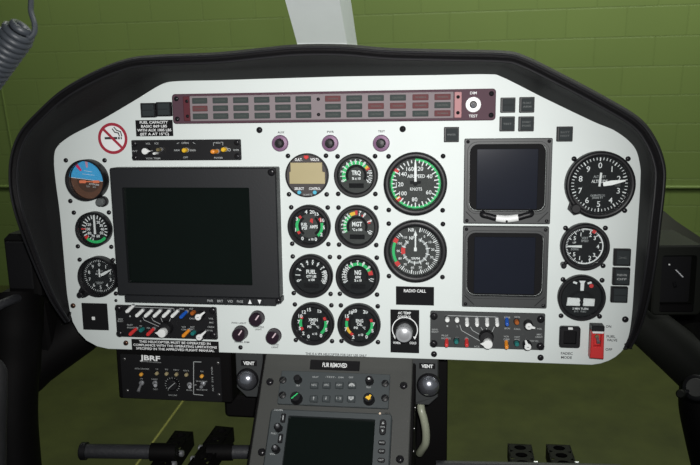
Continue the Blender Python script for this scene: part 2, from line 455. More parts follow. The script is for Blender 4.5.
gauge_b(309.1, 226.3, 'round twin gauge reading FUEL PSI and AMPS with green arcs, below the digital clock',
        [(-115, -55, GRN), (-128, -113, RED), (-52, -40, RED), (75, 140, GRN), (52, 70, RED)],
        [(-60, '3'), (-105, '1'), (-150, '0'), (-12, '4'), (12, '20'), (32, '15'), (66, '10'), (95, '5'), (125, '2'), (155, '0')],
        [('FUEL', -.24, .07, .15, .30), ('PSI', -.24, -.10, .13, .24), ('AMPS', .20, -.03, .15, .38), ('x 10', .06, -.62, .11, .24)], 'grey')
gauge_b(312.8, 323.8, 'round twin gauge reading XMSN OIL, bottom of the first gauge column',
        [(-108, -72, GRN), (-70, -58, RED), (-124, -110, RED), (78, 142, GRN), (60, 74, RED)],
        [(-15, '15'), (-38, '12'), (-60, '10'), (-85, '7'), (-112, '5'), (-136, '2'), (-160, '0'), (28, '15'), (85, '7'), (115, '5'), (148, '0')],
        [('XMSN', 0, .17, .15, .44), ('OIL', 0, .0, .14, .26), ('PSI', -.18, -.17, .11, .18), ('°C', .20, -.17, .11, .14), ('x 10', .06, -.50, .11, .24)])
gauge_b(359, 324.8, 'round twin gauge reading ENG OIL with a yellow lower arc, bottom of second column',
        [(-105, -76, GRN), (-74, -62, RED), (-135, -105, YEL), (-150, -135, RED), (80, 145, GRN), (64, 78, RED)],
        [(-18, '20'), (-34, '18'), (-56, '15'), (-112, '7'), (-155, '2'), (26, '20'), (88, '7'), (115, '5'), (150, '0')],
        [('ENG', .02, .17, .15, .34), ('OIL', .02, .0, .14, .26), ('PSI', -.16, -.17, .11, .18), ('°C', .22, -.17, .11, .14), ('x 10', .06, -.50, .11, .24)])
# ---- digital clock / volt meter
t = gauge(307, 175.3, 22, 'digital_clock', 'round digital clock with a blank tan display and two cyan buttons', 'clock', None, top=.005, dialz=.004, ri=.93, soff=.0245)
R = t.R; z = t.dz; d = MB(); d.disc(0, 0, R*.94, z, mat('clock_face', (.045, .038, .038), .6))
d.text('O.A.T.', -R*.36, R*.72, R*.12, z+.0003, WHT, R*.34, bold=.03); d.text('VOLTS', R*.38, R*.72, R*.12, z+.0003, WHT, R*.40, bold=.03)
d.text('SELECT', -R*.36, -R*.60, R*.11, z+.0003, WHT, R*.44, bold=.02); d.text('CONTROL', R*.36, -R*.60, R*.11, z+.0003, WHT, R*.54, bold=.02); d.text('QUARTZ', R*.02, -R*.88, R*.08, z+.0003, DWHT, R*.44)
t.part('dial', d)
b = MB(); b.prism([(R*x, R*y) for x, y in ((-.80, -.38), (.84, -.38), (.84, .14), (.72, .18), (.72, .58), (-.74, .58), (-.74, .18), (-.80, .14))], z, z+.0012, LCD, .0003)
t.part('display', b, label='blank tan liquid crystal display')
for sx in (-1, 1):
    b = MB(); b.cyl(sx*R*.36, -R*.77, R*.09, z, z+.002, CYAN, 16, .0004); t.part('button', b, label='small cyan button')
b = MB(); b.prism([(-R*.10, R*.90), (-R*.11, R*.80), (0, R*.72), (R*.11, R*.80), (R*.10, R*.90)][::1], z, z+.002, RED, .0004); t.part('red_button', b, label='small red button at the top')

# ---- airspeed, centre
t = gauge(415.4, 183.8, 31.6, 'airspeed_indicator', 'large airspeed gauge ringed by a green arc, in the column right of the engine gauges', 'gauge', None, top=.012, dialz=.004, ri=.80)
R = t.R; z = t.dz; d = face(t, DIALG)
d.arc(0, 0, R*.72, R*.79, 0, 300, z+.0003, GRN); d.arc(0, 0, R*.66, R*.79, 300, 308, z+.0004, RED); d.arc(0, 0, R*.64, R*.79, 222, 229, z+.0005, RED); d.arc(0, 0, R*.64, R*.79, 229, 233, z+.0005, YEL)
for k in range(36):
    a = k*10
    d.tick(0, 0, R*(.60 if k % 2 == 0 else .66), R*.75, a, R*.035, z+.0006, WHT)
for a, s_ in ((18, '20'), (62, '40'), (123, '60'), (183, '80'), (232, '100'), (268, '120'), (308, '140'), (340, '160')):
    x, y = pol(R*.50, a); d.text(s_, x, y, R*.13, z+.0006, WHT, bold=.01)
d.text('AIRSPEED', R*.02, R*.24, R*.11, z+.0005, WHT, R*.56, bold=.01); d.text('KNOTS', R*.02, -R*.17, R*.10, z+.0005, WHT, R*.38, bold=.01); d.quad(0, R*.04, R*.34, R*.09, z+.0004, DIALB)
nd = MB(); nd.prism([(-R*.035, -R*.02), (R*.035, -R*.02), (R*.04, R*.5), (R*.015, R*.73), (-R*.015, R*.73), (-R*.04, R*.5)], z+.001, z+.0018, WPL); nd.cyl(0, 0, R*.07, z+.0005, z+.002, DIALB, 20)
finish(t, d, nd, 'white pointer at zero')
# ---- dual tachometer
t = gauge(415.4, 251.2, 31.4, 'dual_tachometer', 'large dual tachometer reading NR and NP below the airspeed gauge', 'gauge', None, top=.012, dialz=.004, ri=.80)
R = t.R; z = t.dz; d = face(t, DIALG)
for k in range(61):
    a = 12+k*(318-12)/60
    if 238 < a < 296: continue
    d.tick(0, 0, R*(.66 if k % 5 else .62), R*.76, a, R*(.018 if k % 5 else .035), z+.0004, WHT)
d.arc(0, 0, R*.66, R*.75, 240, 292, z+.0005, GRN); d.arc(0, 0, R*.64, R*.78, 228, 240, z+.0006, RED); d.arc(0, 0, R*.64, R*.78, 292, 304, z+.0006, RED)
d.arc(0, 0, R*.35, R*.42, 15, 325, z+.0003, DWHT); d.arc(0, 0, R*.33, R*.46, 255, 285, z+.0006, RED)
for k in range(12):
    a = 25+k*26.5; d.tick(0, 0, R*.33, R*.47, a, R*.025, z+.0005, WHT)
    x, y = pol(R*.55, a+6); d.text(str(k*10), x, y, R*.075, z+.0005, WHT, bold=.01)
d.text('NR', -R*.13, R*.68, R*.11, z+.0006, WHT, R*.20, bold=.02); d.text('NP', -R*.12, R*.42, R*.11, z+.0006, WHT, R*.16, bold=.02); d.text('%RPM', 0, -R*.24, R*.08, z+.0006, WHT, R*.28)
nd = MB(); nd.prism([(-R*.02, 0), (R*.02, 0), (R*.025, R*.5), (0, R*.70), (-R*.025, R*.5)], z+.001, z+.0018, WPL); nd.prism([(-R*.045, 0), (R*.045, 0), (R*.045, R*.12), (-R*.045, R*.12)], z+.0018, z+.0024, WPL); nd.prism([(-R*.06, R*.5), (R*.06, R*.5), (R*.02, R*.62), (-R*.02, R*.62)], z+.0018, z+.0022, WPL)
finish(t, d, nd, 'white pointer with an N tip')
# ---- altimeter, right
def altimeter(px, py, rpx, label, a1, a2, knob, scr, wide):
    t = gauge(px, py, rpx, 'altimeter', label, 'altimeter', None, top=.014, dialz=.005 if wide else .003, ri=.84 if wide else .90, screws=False)
    R = t.R; z = t.dz; d = face(t, DIALB)
    for k in range(50):
        a = k*7.2; d.tick(0, 0, R*(.70 if k % 5 == 0 else .73), R*.81, a, R*(.032 if k % 5 == 0 else .02), z+.0004, WHT)
    for k in range(10):
        x, y = pol(R*.575, k*36); d.text(str(k), x, y, R*.17, z+.0005, WHT, bold=.005)
    d.text('ALT FEET', 0, R*.24, R*.07, z+.0005, DWHT, R*.36); d.text('ALTITUDE', 0, R*.10, R*.09, z+.0005, WHT, R*.46); d.text('CALIBRATED TO', -R*.04, -R*.32, R*.06, z+.0005, DWHT, R*.42); d.text('20000 FT', -R*.04, -R*.39, R*.06, z+.0005, DWHT, R*.32)
    d.quad(R*.52, 0, R*.16, R*.11, z+.0004, DIALG)
    nd = MB(); ca, sa = math.cos(-math.radians(a1)), math.sin(-math.radians(a1)); rot = lambda P, q: [(x*math.cos(-math.radians(q))-y*math.sin(-math.radians(q)), x*math.sin(-math.radians(q))+y*math.cos(-math.radians(q))) for x, y in P]
    nd.prism(rot([(-R*.06, R*.10), (R*.06, R*.10), (R*.07, R*.35), (R*.02, R*.74), (-R*.02, R*.74), (-R*.07, R*.35)], a1), z+.0018, z+.0026, WPL)
    nd.prism(rot([(-R*.03, -R*.05), (R*.03, -R*.05), (R*.03, R*.36), (-R*.03, R*.36)], a2), z+.001, z+.0016, WPL)
    finish(t, d, nd, 'white hands')
    kx, ky = t.at(*knob, .008); b = MB()
    L = math.hypot(kx, ky); ux, uy = kx/L, ky/L
    hw = R*.20
    b.prism([(ux*R*.8-uy*hw*1.5, uy*R*.8+ux*hw*1.5), (kx-uy*hw, ky+ux*hw), (kx+ux*hw*.7-uy*hw*.6, ky+uy*hw*.7+ux*hw*.6), (kx+ux*hw*.7+uy*hw*.6, ky+uy*hw*.7-ux*hw*.6), (kx+uy*hw, ky-ux*hw), (ux*R*.8+uy*hw*1.5, uy*R*.8-ux*hw*1.5)], 0, .008, BLK, .0012)
    t.part('knob_housing', b)
    b = MB(); b.cyl(kx, ky, hw*.72, .008, .017, BLK, 20, .001); t.part('setting_knob', b)
    for s_ in scr: t.part('mounting_screw', SC_S, loc=(*t.at(*s_), 0))
    return t
altimeter(599.7, 184.8, 33.7, 'large altimeter with white numerals at the right end of the panel', 80, 5, (575, 208), ((574, 158.8), (628, 158.8), (624.6, 210.5)), 1)
altimeter(98.6, 276.5, 20.3, 'smaller altimeter at the left end of the panel, half tucked behind the big screen bezel', 62, 0, (82.4, 293.5), ((79.8, 259.6), (113, 260), (116, 293.5)), 0)
# ---- vertical speed, right
t = gauge(584.8, 246.6, 23.7, 'vertical_speed_indicator', 'vertical speed gauge with its white needle pointing left, below the large altimeter', 'gauge', None, top=.012, dialz=.004, ri=.82, screws=False)
R = t.R; z = t.dz; d = face(t, DIALB)
for k in range(61):
    a = -90-165+k*5.5; d.tick(0, 0, R*(.62 if k % 5 == 0 else .70), R*.77, a, R*(.04 if k % 5 == 0 else .025), z+.0004, WHT)
d.arc(0, 0, R*.72, R*.77, -10, 25, z+.0004, WHT); d.arc(0, 0, R*.72, R*.77, 45, 200, z+.00035, WHT); d.arc(0, 0, R*.66, R*.80, 24, 36, z+.0006, RED)
for a, s_ in ((-90-40, '5'), (-90-70, '1'), (-90+40, '5'), (-90+72, '1'), (24, '2'), (48, '3'), (90, '4'), (132, '3'), (154, '2')):
    x, y = pol(R*.54, a); d.text(s_, x, y, R*.16, z+.0005, WHT, bold=.02)
d.text('VERT', 0, R*.36, R*.09, z+.0005, DWHT, R*.28); d.text('SPEED', 0, R*.24, R*.09, z+.0005, DWHT, R*.30); d.text('UP', -R*.42, R*.16, R*.08, z+.0005, WHT); d.text('DOWN', -R*.40, -R*.13, R*.09, z+.0005, DWHT, R*.30)
nd = MB(); nd.prism([(-R*.70, -R*.03), (-R*.12, -R*.055), (-R*.12, R*.055), (-R*.70, R*.03)], z+.001, z+.0018, WPL)
finish(t, d, nd, 'white pointer at zero')
kx, ky = t.at(563.5, 265, .006); b = MB(); b.tube([(kx*.72, ky*.72, .004), (kx, ky, .006)], R*.085, BLK, 12); b.cyl(kx, ky, R*.11, 0, .012, BLK, 16, .001); t.part('adjusting_knob', b)
for s_ in ((565.5, 228), (605.3, 228), (603, 265.7)): t.part('mounting_screw', SC_S, loc=(*t.at(*s_), 0))
# ---- turn and slip, right
t = gauge(581.5, 297.8, 23.2, 'turn_and_slip_indicator', 'black turn and slip gauge with two white blocks, above the fuel valve switch', 'gauge', None, top=.010, dialz=.003, ri=.84, screws=False)
R = t.R; z = t.dz; d = face(t, DIALB)
d.flat([(R*x, R*y) for x, y in ((-.05, .30), (.09, .30), (.10, .62), (.16, .74), (-.12, .74), (-.05, .62))], z+.0005, WHT)
for sx in (-1, 1): d.flat([(R*(.02+sx*x), R*y) for x, y in (((.24, .58), (.40, .64), (.36, .72), (.20, .66)) if sx > 0 else ((.24, .58), (.40, .64), (.36, .72), (.20, .66))[::-1])], z+.0005, WHT)
d.disc(R*.40, R*.52, R*.09, z+.0006, RED, 16)
d.text('2 MIN TURN', -R*.02, -R*.50, R*.09, z+.0005, WHT, R*.66, bold=.02); d.text('D.C.  ELEC', -R*.02, -R*.62, R*.07, z+.0005, DWHT, R*.5)
d.arc(0, -R*.30, R*.50, R*.62, -58, 58, z+.0003, BLKM)
t_ = t; finish(t, d)
b = MB(); b.prism([(R*x, R*y) for x, y in ((-.62, -.36), (-.06, -.36), (-.02, -.20), (-.08, -.02), (-.58, .0))], z+.0006, z+.003, WPL, .0005); t.part('inclinometer_block', b, label='white block left of the ball')
b = MB(); b.prism([(R*x, R*y) for x, y in ((.08, -.36), (.54, -.36), (.56, -.04), (.10, -.02), (.05, -.2))], z+.0006, z+.003, WPL, .0005); t.part('inclinometer_block', b, label='white block right of the ball')
b = MB(); b.lathe(0, -R*.2, [(R*.12, z), (R*.11, z+.002), (R*.07, z+.0034), (.0002, z+.0038)], BLK, 18); t.part('inclinometer_ball', b)
for s_ in ((563, 279.4), (602, 280.2), (561, 315.7), (599.5, 316.3)): t.part('mounting_screw', SC_S, loc=(*t.at(*s_), 0))
# ---- attitude indicator, left
t = gauge(87.2, 180, 20.6, 'attitude_indicator', 'round attitude indicator with blue sky and brown ground, top left of the panel', 'gauge', None, top=.015, dialz=.003, ri=.93, screws=False)
R = t.R; z = t.dz; ri = t.ri; d = MB()
def half(a0, a1, m, zz, rad):
    n = 24; d.flat([pol(rad, a0+(a1-a0)*k/n) for k in range(n+1)][::-1], zz, m)
half(-83, 97, SKY, z, ri*1.01); half(97, 277, EARTH, z, ri*1.01)
d.flat([pol(ri*.66, 97+(180)*k/20) for k in range(21)][::-1], z+.0003, EARTHD)
d.stroke([pol(ri*.96, -83), pol(ri*.96, 97)], R*.02, z+.0004, WHT)
d.flat([pol(ri*.98, -44), pol(ri*.62, -44), pol(ri*.60, -34), pol(ri*.99, -34)], z+.0006, MAG)
d.flat([pol(ri*.98, -8), pol(ri*.64, -8), pol(ri*.64, -0), pol(ri*.98, 1)], z+.0006, mat('pink_print', (.62, .30, .42), .6))
for k, w in ((.30, .3), (.46, .2)): d.stroke([(-R*w, R*(k-.02)), (R*w, R*(k-.08))], R*.015, z+.0005, WHT)
d.text('ATTITUDE', R*.26, -R*.23, R*.07, z+.0006, WHT, R*.52, rot=-.12); d.text('20   20', R*.1, -R*.34, R*.07, z+.0006, DWHT, R*.5, rot=-.12)
finish(t, d)
b = MB(); b.rr(-R*.28, -R*.09, R*.34, R*.14, z+.002, z+.003, SALM, R*.05); b.rr(R*.42, -R*.09, R*.34, R*.13, z+.002, z+.003, SALM, R*.05); b.stroke([(-R*.12, -R*.08), (R*.26, -R*.10)], R*.05, z+.002, SALM)
t.part('aeroplane_symbol', b, label='orange reference wings')
kx, ky = t.at(100.6, 202, .009); b = MB(); b.cyl(kx, ky, R*.26, 0, .006, BLK, 20, .001); b.cyl(kx, ky, R*.20, .006, .014, mat('knurled_grey', (.10, .11, .11), .4), 14, .0015); t.part('caging_knob', b)
for s_ in ((66, 160.3), (104.7, 160.3), (70.5, 201)): t.part('mounting_screw', SC_S, loc=(*t.at(*s_), 0))
# ---- airspeed, left
t = gauge(94, 229.2, 17.6, 'airspeed_indicator', 'small airspeed gauge with a green lower edge, between attitude indicator and left altimeter', 'gauge', None, top=.013, dialz=.003, ri=.93, screws=False)
R = t.R; z = t.dz; d = face(t, DIALB)
for k in range(24):
    if 9 <= k <= 12: continue
    d.tick(0, 0, R*.58, R*.80, k*15, R*.06, z+.0004, WHT)
for a, s_ in ((30, '20'), (62, '30'), (92, '40'), (122, '50'), (160, '60'), (200, '70'), (235, '80'), (268, '100'), (304, '120')):
    x, y = pol(R*.44, a); d.text(s_, x, y, R*.15, z+.0005, WHT, bold=.03)
d.arc(0, 0, R*.68, R*.84, 130, 222, z+.0006, GRN); d.arc(0, 0, R*.62, R*.84, 222, 236, z+.0006, RED); d.arc(0, 0, R*.56, R*.84, 266, 272, z+.0006, RED)
nd = MB(); nd.prism([(-R*.06, -R*.3), (R*.06, -R*.3), (R*.05, R*.78), (-R*.05, R*.78)], z+.001, z+.0018, WPL)
finish(t, d, nd, 'white pointer at zero')
for s_ in ((74, 212.6), (109, 212.4), (78, 246.3), (111.4, 246.8)): t.part('mounting_screw', SC_S, loc=(*t.at(*s_), 0))

# =================================================================== ANNUNCIATOR PANEL
t = Thing(PAN, 334, 106, 'annunciator_panel', 'long mauve warning light strip across the top of the panel', 'annunciator panel')
cx, cy, w, h = t.rect(174, 91.4, 495.5, 121.9)
rot_fix = 0
b = MB(); b.rr(cx, cy, w, h, 0, .006, PUR, .004, .0008); t.part('housing', b)
b = MB(); x0 = t.at(192, 106)[0]; x1 = t.at(453.5, 104)[0]; b.rr((x0+x1)/2, cy, x1-x0, h*.84, .006, .0085, PLATE, .001, .0005); t.part('caption_plate', b, label='mauve plate behind the captions')
xl = t.at(187.5, 108, .006)[0]; xr = t.at(458, 105, .006)[0]
b = MB(); b.rr(xl, cy, .0085, h*.82, .006, .0095, DRED, .001, .0005); t.part('end_strip', b, label='dark red left end strip')
b = MB(); b.rr(xr, cy, .0085, h*.82, .006, .0095, PINK, .001, .0005); t.part('end_strip', b, label='pink right end strip')
colsL = [200, 220.5, 241, 262, 283, 303.5]; colsR = [333, 354.3, 376, 398, 420.5, 442.5]
redset = {(0, 1), (6, 0), (8, 1), (9, 1), (10, 0), (10, 1), (11, 0), (11, 2)}
for ci, px in enumerate(colsL+colsR):
    x = t.at(px, 106, .009)[0]
    for r in range(3):
        b = MB(); b.rr(x, cy+h*.26*(1-r), .0193, h*.19, .0085, .0105, CAPR if (ci, r) in redset else CAPD, .0008, .0004)
        b.text('WARN' if (ci, r) in redset else 'CAUTION', x, cy+h*.26*(1-r), h*.055, .01055, mat('faint_print', (.06, .065, .06), .6), .013)
        t.part('caption_lamp', b, label='unlit red caption lamp' if (ci, r) in redset else 'unlit dark caption lamp')
for px in (187.5, 318.5, 458):
    for sy in (-1, 1): t.part('housing_screw', SC_T, loc=(t.at(px, 106, .008)[0], cy+sy*h*.25, .0094 if px != 318.5 else .0085))
for px in (178.5, 491):
    for sy in (-1, 1): t.part('housing_screw', SC_S, loc=(t.at(px, 106)[0], cy+sy*h*.34, .006))
b = MB(); x, y = t.at(473.3, 104.6, .007); b.lathe(x, y, [(.0092, .006), (.0092, .0072), (.0085, .0078), (.0045, .0078), (.004, .006)], WPL, 28, cap1=False); sw = t.part('switch_washer', b, label='white round washer')
b = MB(); b.cyl(x, y, .0042, .006, .0105, BLK, 16, .0008); b.tube([(x, y, .0105), (x-.0006, y-.002, .019)], [.0014, .002], CHR, 10); t.part('dimmer_toggle', b)
b = MB(); b.text('DIM', x, y+.0138, .0032, .0062, WHT, .0078); b.text('TEST', x, y-.0135, .0032, .0062, WHT, .0105); t.part('switch_lettering', b, label='white DIM and TEST lettering')

# =================================================================== SQUARE INDICATORS
def square(x0, y0, x1, y1, label, lines, group, hood=True):
    t = Thing(PAN, (x0+x1)/2, (y0+y1)/2, 'indicator_lamp', label, 'indicator light', group)
    cx, cy, w, h = t.rect(x0, y0, x1, y1, .005)
    b = MB(); b.rr(cx, cy, w, h, 0, .006, BLK, .0008, .0008); t.part('housing', b)
    b = MB(); b.rr(cx+w*.03, cy, w*.80, h*.84, .006, .0075, SQG, .0006, .0006)
    for k, s_ in enumerate(lines): b.text(s_, cx, cy+h*(.12-.24*k if len(lines) > 1 else 0), h*.12, .0076, DWHT if hood == 'lit' else mat('faint_grey_print', (.09, .10, .10), .6), w*.56)
    if not lines: b.quad(cx, cy, w*.7, h*.03, .0076, BLKM)
    t.part('lens', b)
SQ = 'small square indicator lamps let into the white panel'
square(140.7, 103, 155.3, 117.4, 'square dark lamp above the fuel placard, farther from the warning strip', [], SQ)
square(156.2, 102, 170.9, 116.3, 'square dark lamp touching the left end of the warning strip', [], SQ)
square(500.5, 97.5, 515.4, 112.5, 'square dark lamp upper left of the block of four right of the warning strip', [], SQ)
square(519.4, 97, 534.5, 112.5, 'square lamp upper right of the block of four right of the warning strip', ['FLOAT', 'ARM'], SQ)
square(499.6, 116.4, 514.8, 131.2, 'square dark lamp lower left in the block of four above the upper blank display', ['TEST'], SQ)
square(518.5, 116.4, 534, 131.2, 'square lamp lower right in the block of four above the upper blank display', ['START', 'ENGAGE'], SQ)
square(444, 127, 459, 142, 'lone square dark lamp under the warning strip, just left of the upper blank display', ['MARKER'], SQ)
square(556.8, 126.5, 572.8, 141.4, 'lone square dark lamp above and left of the large altimeter', ['BATT', 'HOT'], SQ)
square(613.8, 249, 630.8, 265.8, 'square dark button topmost of three stacked at the right edge', ['X'], SQ)
square(612.8, 268, 630, 285.2, 'square button with grey lettering, middle of three stacked at the right edge', ['PUSH ON', 'OFF'], SQ, 'lit')
square(611, 287, 627.8, 302.6, 'square dark button lowest of three stacked at the right edge', [], SQ)

# =================================================================== BUTTONS AND KNOBS ON THE WHITE PANEL
for px, lab in ((280.3, 'mauve collared push button above the digital clock'), (330.3, 'mauve collared push button above and left of the TRQ gauge, middle of three'), (381.3, 'mauve collared push button above and left of the large airspeed gauge')):
    t = Thing(PAN, px, 143.2, 'push_button', lab, 'button', 'mauve push buttons under the warning strip')
    b = MB(); b.lathe(0, 0, [(.0106, 0), (.0104, .003), (.0095, .0045), (.0062, .0052), (.0058, .004)], PURL, 28, cap1=False); t.part('collar', b, label='mauve collar')
    b = MB(); b.lathe(0, 0, [(.0056, .003), (.0054, .009), (.0042, .0105), (.0001, .011)], BLK, 24); t.part('button_cap', b, label='black button cap')
for px, py, lab in ((257.8, 317.4, 'plum black knob uppermost of three under the large screen'), (241.1, 332.3, 'plum black knob left of the other two under the large screen'), (274.5, 335, 'plum black knob nearest the lowest left round gauge')):
    t = Thing(PAN, px, py, 'dimmer_knob', lab, 'knob', 'plum dimmer knobs under the large screen', h=0)
    b = MB(); b.cyl(0, 0, .0099, 0, .003, PURD, 28, .0006)
    b.lathe(0, 0, [(.0094, .003), (.0090, .012), (.0082, .0135), (.0001, .0136)], PURD, 28); t.part('knob_body', b)
    b = MB(); b.stroke([(.001, .001), (.0048, .0062)], .0016, .0138, mat('pinkish_print', (.7, .55, .6), .5)); t.part('pointer_mark', b, label='pale pointer line')

# =================================================================== SIGNS AND PLACARDS
def nosmoke(t, b):
    cx, cy, w, h = t.rect(98.3, 122.6, 127.5, 154.2); R = (w+h)/4; z = .0004
    b.disc(cx, cy, R, .0003, WHT, 48); b.arc(cx, cy, R*.81, R, 0, 360, z, DKRED)
    b.quad(cx-R*.12, cy+R*.02, R*.86, R*.15, z, INK); b.quad(cx+R*.42, cy+R*.02, R*.12, R*.15, z, INK); b.quad(cx+R*.58, cy+R*.02, R*.08, R*.15, z, INK)
    b.stroke([(cx+R*.46, cy+R*.16), (cx+R*.40, cy+R*.34), (cx+R*.16, cy+R*.40), (cx+R*.02, cy+R*.60)], R*.07, z, INK)
    b.stroke([(cx+R*.62, cy+R*.16), (cx+R*.56, cy+R*.42), (cx+R*.30, cy+R*.52), (cx+R*.14, cy+R*.70)], R*.07, z, INK)
    a = math.radians(-45); b.stroke([(cx-R*.64, cy+R*.64), (cx+R*.64, cy-R*.64)], R*.17, z+.0002, DKRED)
single(PAN, 112.9, 138.5, 'no_smoking_sign', 'round red and white no smoking sticker on the upper left of the panel', 'sign', nosmoke)
def placard(name, label, x0, y0, x1, y1, lines, caps, plane=PAN, th=.0008, bold=.02, m=BLKM, tm=WHT, yo=0):
    def fn(t, b):
        cx, cy, w, h = t.rect(x0, y0, x1, y1); b.rr(cx, cy, w, h, 0, th, m, 0, .0001)
        n = len(lines)
        for k, (s_, wd) in enumerate(lines): b.text(s_, cx, cy+yo*h+h*caps*1.55*((n-1)/2-k), h*caps, th+.0002, tm, w*wd, bold=bold)
    return single(plane, (x0+x1)/2, (y0+y1)/2, name, label, 'placard', fn)
placard('fuel_placard', 'small black placard with white FUEL CAPACITY lettering above the intercom strip', 136, 120, 173, 136.2, [('FUEL CAPACITY', .76), ('BASIC 869 LBS', .70), ('WITH AUX 1005 LBS', .92), ('(JET A AT 15°C)', .78)], .155)
placard('flight_manual_placard', 'wide black placard with three lines of white lettering at the lower left panel edge', 132, 340.2, 218.8, 351.4, [('THIS HELICOPTER MUST BE OPERATED IN', .82), ('COMPLIANCE WITH THE OPERATING LIMITATIONS', .96), ('SPECIFIED IN THE APPROVED FLIGHT MANUAL', .90)], .20)
placard('radio_call_placard', 'black placard reading RADIO CALL below the dual tachometer', 396, 286.6, 434, 305, [('RADIO CALL', .58)], .16, yo=.28)

# =================================================================== LARGE SCREEN, LEFT
t = Thing(PAN, 198, 235, 'flight_display', 'large blank dark screen in a wide charcoal bezel on the left', 'display screen')
H = .020
cx, cy, w, h = t.rect(112.5, 168, 280.5, 301.3, H)
tl = t.at(109.8, 168.3, H); tr = t.at(275.3, 167.3, H); bl = t.at(117, 295, H); br = t.at(280.2, 299, H)
X0 = (tl[0]+bl[0])/2; X1 = (tr[0]+br[0])/2; Y1 = (tl[1]+tr[1])/2; Y0 = (bl[1]+br[1])/2
sx0, sy1 = t.at(121.5, 187.5, H); sx1, sy0 = t.at(252.5, 285.5, H); sx0b = t.at(128.5, 284, H)[0]; sx0 = (sx0+sx0b)/2
b = MB(); b.frame((X0+X1)/2, (Y0+Y1)/2, X1-X0, Y1-Y0, sx1-sx0, sy1-sy0, 0, H, MFDG, .002, .0015, H-.006, .0015, (sx0+sx1)/2, (sy0+sy1)/2); t.part('bezel', b)
b = MB(); b.quad((sx0+sx1)/2, (sy0+sy1)/2, sx1-sx0+.001, sy1-sy0+.001, H-.0055, SCRN); t.part('screen', b, label='blank black green screen')
kx0 = t.at(124, 300, H)[0]; kx1 = t.at(276, 303, H)[0]; ky0 = t.at(200, 304.3, H)[1]
b = MB(); b.rr((kx0+kx1)/2, (Y0+ky0)/2-.0001, kx1-kx0, Y0-ky0-.0002, 0, H-.002, MFDG, .0015, .001); strip = t.part('key_strip', b)
b = MB(); b.rr(X1-.004, Y0-.0035, .010, .007, 0, H-.004, MFDG, .001, .0008); t.part('corner_lug', b)
kz = H-.002; ymid = (Y0+ky0)/2
for px, s_, w_ in ((210, 'PWR', .0078), (220, 'BRT', .0078), (230, 'VID', .0074), (239.8, 'PAGE', .0082)):
    x = t.at(px, 300, H)[0]; b = MB(); b.rr(x, ymid, .0105, .0075, kz, kz+.0012, MFDG, .001, .0004); b.text(s_, x, ymid, .0032, kz+.0014, DWHT, w_, bold=.01); t.part('soft_key', b, parent=strip)
for px, up in ((249.7, 1), (259.3, -1)):
    x = t.at(px, 300, H)[0]; b = MB(); b.rr(x, ymid, .0095, .0080, kz, kz+.0012, MFDG, .001, .0004)
    P = [(x-.0024, ymid-.0028*up), (x+.0024, ymid-.0028*up), (x, ymid+.0032*up)]; b.flat(P if up > 0 else P[::-1], kz+.0014, WHT); t.part('arrow_key', b, parent=strip)
t.part('bezel_screw', SC_XL, loc=(X1-.0055, Y1-.0055, H)); t.part('bezel_screw', SC_L, loc=(X1-.003, Y0-.0035, H-.004))

# =================================================================== TWO BLANK DISPLAYS, RIGHT
def crt(x0, y0, x1, y1, sx0, sy0, sx1, sy1, label, handle):
    t = Thing(PAN, (x0+x1)/2, (y0+y1)/2, 'blank_display', label, 'display screen', 'square blank displays on the right')
    Hh = .007
    cx, cy, w, h = t.rect(x0, y0, x1, y1, Hh); icx, icy, iw, ih = t.rect(sx0, sy0, sx1, sy1, Hh)
    b = MB(); b.frame(cx, cy, w, h, iw, ih, 0, Hh, DGREY, .0015, .010, .0005, .0008, icx, icy)
    b.frame(icx, icy, iw+.006, ih+.006, iw+.001, ih+.001, Hh, Hh+.0014, DGREY, .012, .0105, None, .0004)
    for sx in (-1, 1): b.stroke([(cx+sx*w*.47, cy-h*.36), (cx+sx*w*.36, cy-h*.47)], .0008, Hh+.0002, BLKM)
    bz = t.part('bezel', b)
    b = MB(); b.rr(icx, icy, iw*.995, ih*.995, 0, .0006, BLKM, .010); t.part('screen_surround', b, label='black surround')
    b = MB(); b.rr(icx-iw*.004, icy-.002, iw*.80, ih*.90, .0006, .0022, SCRNB, .001, .0004); t.part('screen', b, label='blank blue black screen')
    for sx in (-1, 1):
        for sy in (-1, 1): t.part('mounting_screw', SC_T, loc=(cx+sx*w*.46, cy+sy*h*.465, Hh))
    if handle:
        zz = .013
        P = [(*t.at(x, y, zz), zz) for x, y in ((483, 214.6), (489, 216), (496, 218), (506.5, 219), (518, 217.6), (525, 215.6), (531, 214))]
        e0 = (P[0][0], P[0][1]+.001, Hh); e1 = (P[-1][0], P[-1][1]+.001, Hh)
        b = MB(); b.tube(smooth_path([e0]+P+[e1], 4), .0036, BLK, 12); hd = t.part('pull_handle', b, label='curved black handle')
        b = MB(); b.tube(smooth_path([(p[0], p[1], p[2]+.0002) for p in P[2:5]], 5), .0046, WPL, 12); t.part('handle_sleeve', b, parent=hd, label='white sleeve on the handle')
        b = MB(); b.cyl(P[3][0], P[3][1]-.0022, .0014, zz+.003, zz+.0048, BLKM, 10); t.part('sleeve_notch', b, parent=hd)
    return t
crt(464, 138.4, 551.5, 223.8, 469.5, 144, 546.3, 211.5, 'upper of two square blank displays, with a black and white pull handle', True)
crt(462.6, 226.6, 548, 307.6, 467, 233, 543.5, 296.5, 'lower of two square blank displays, without a handle', False)

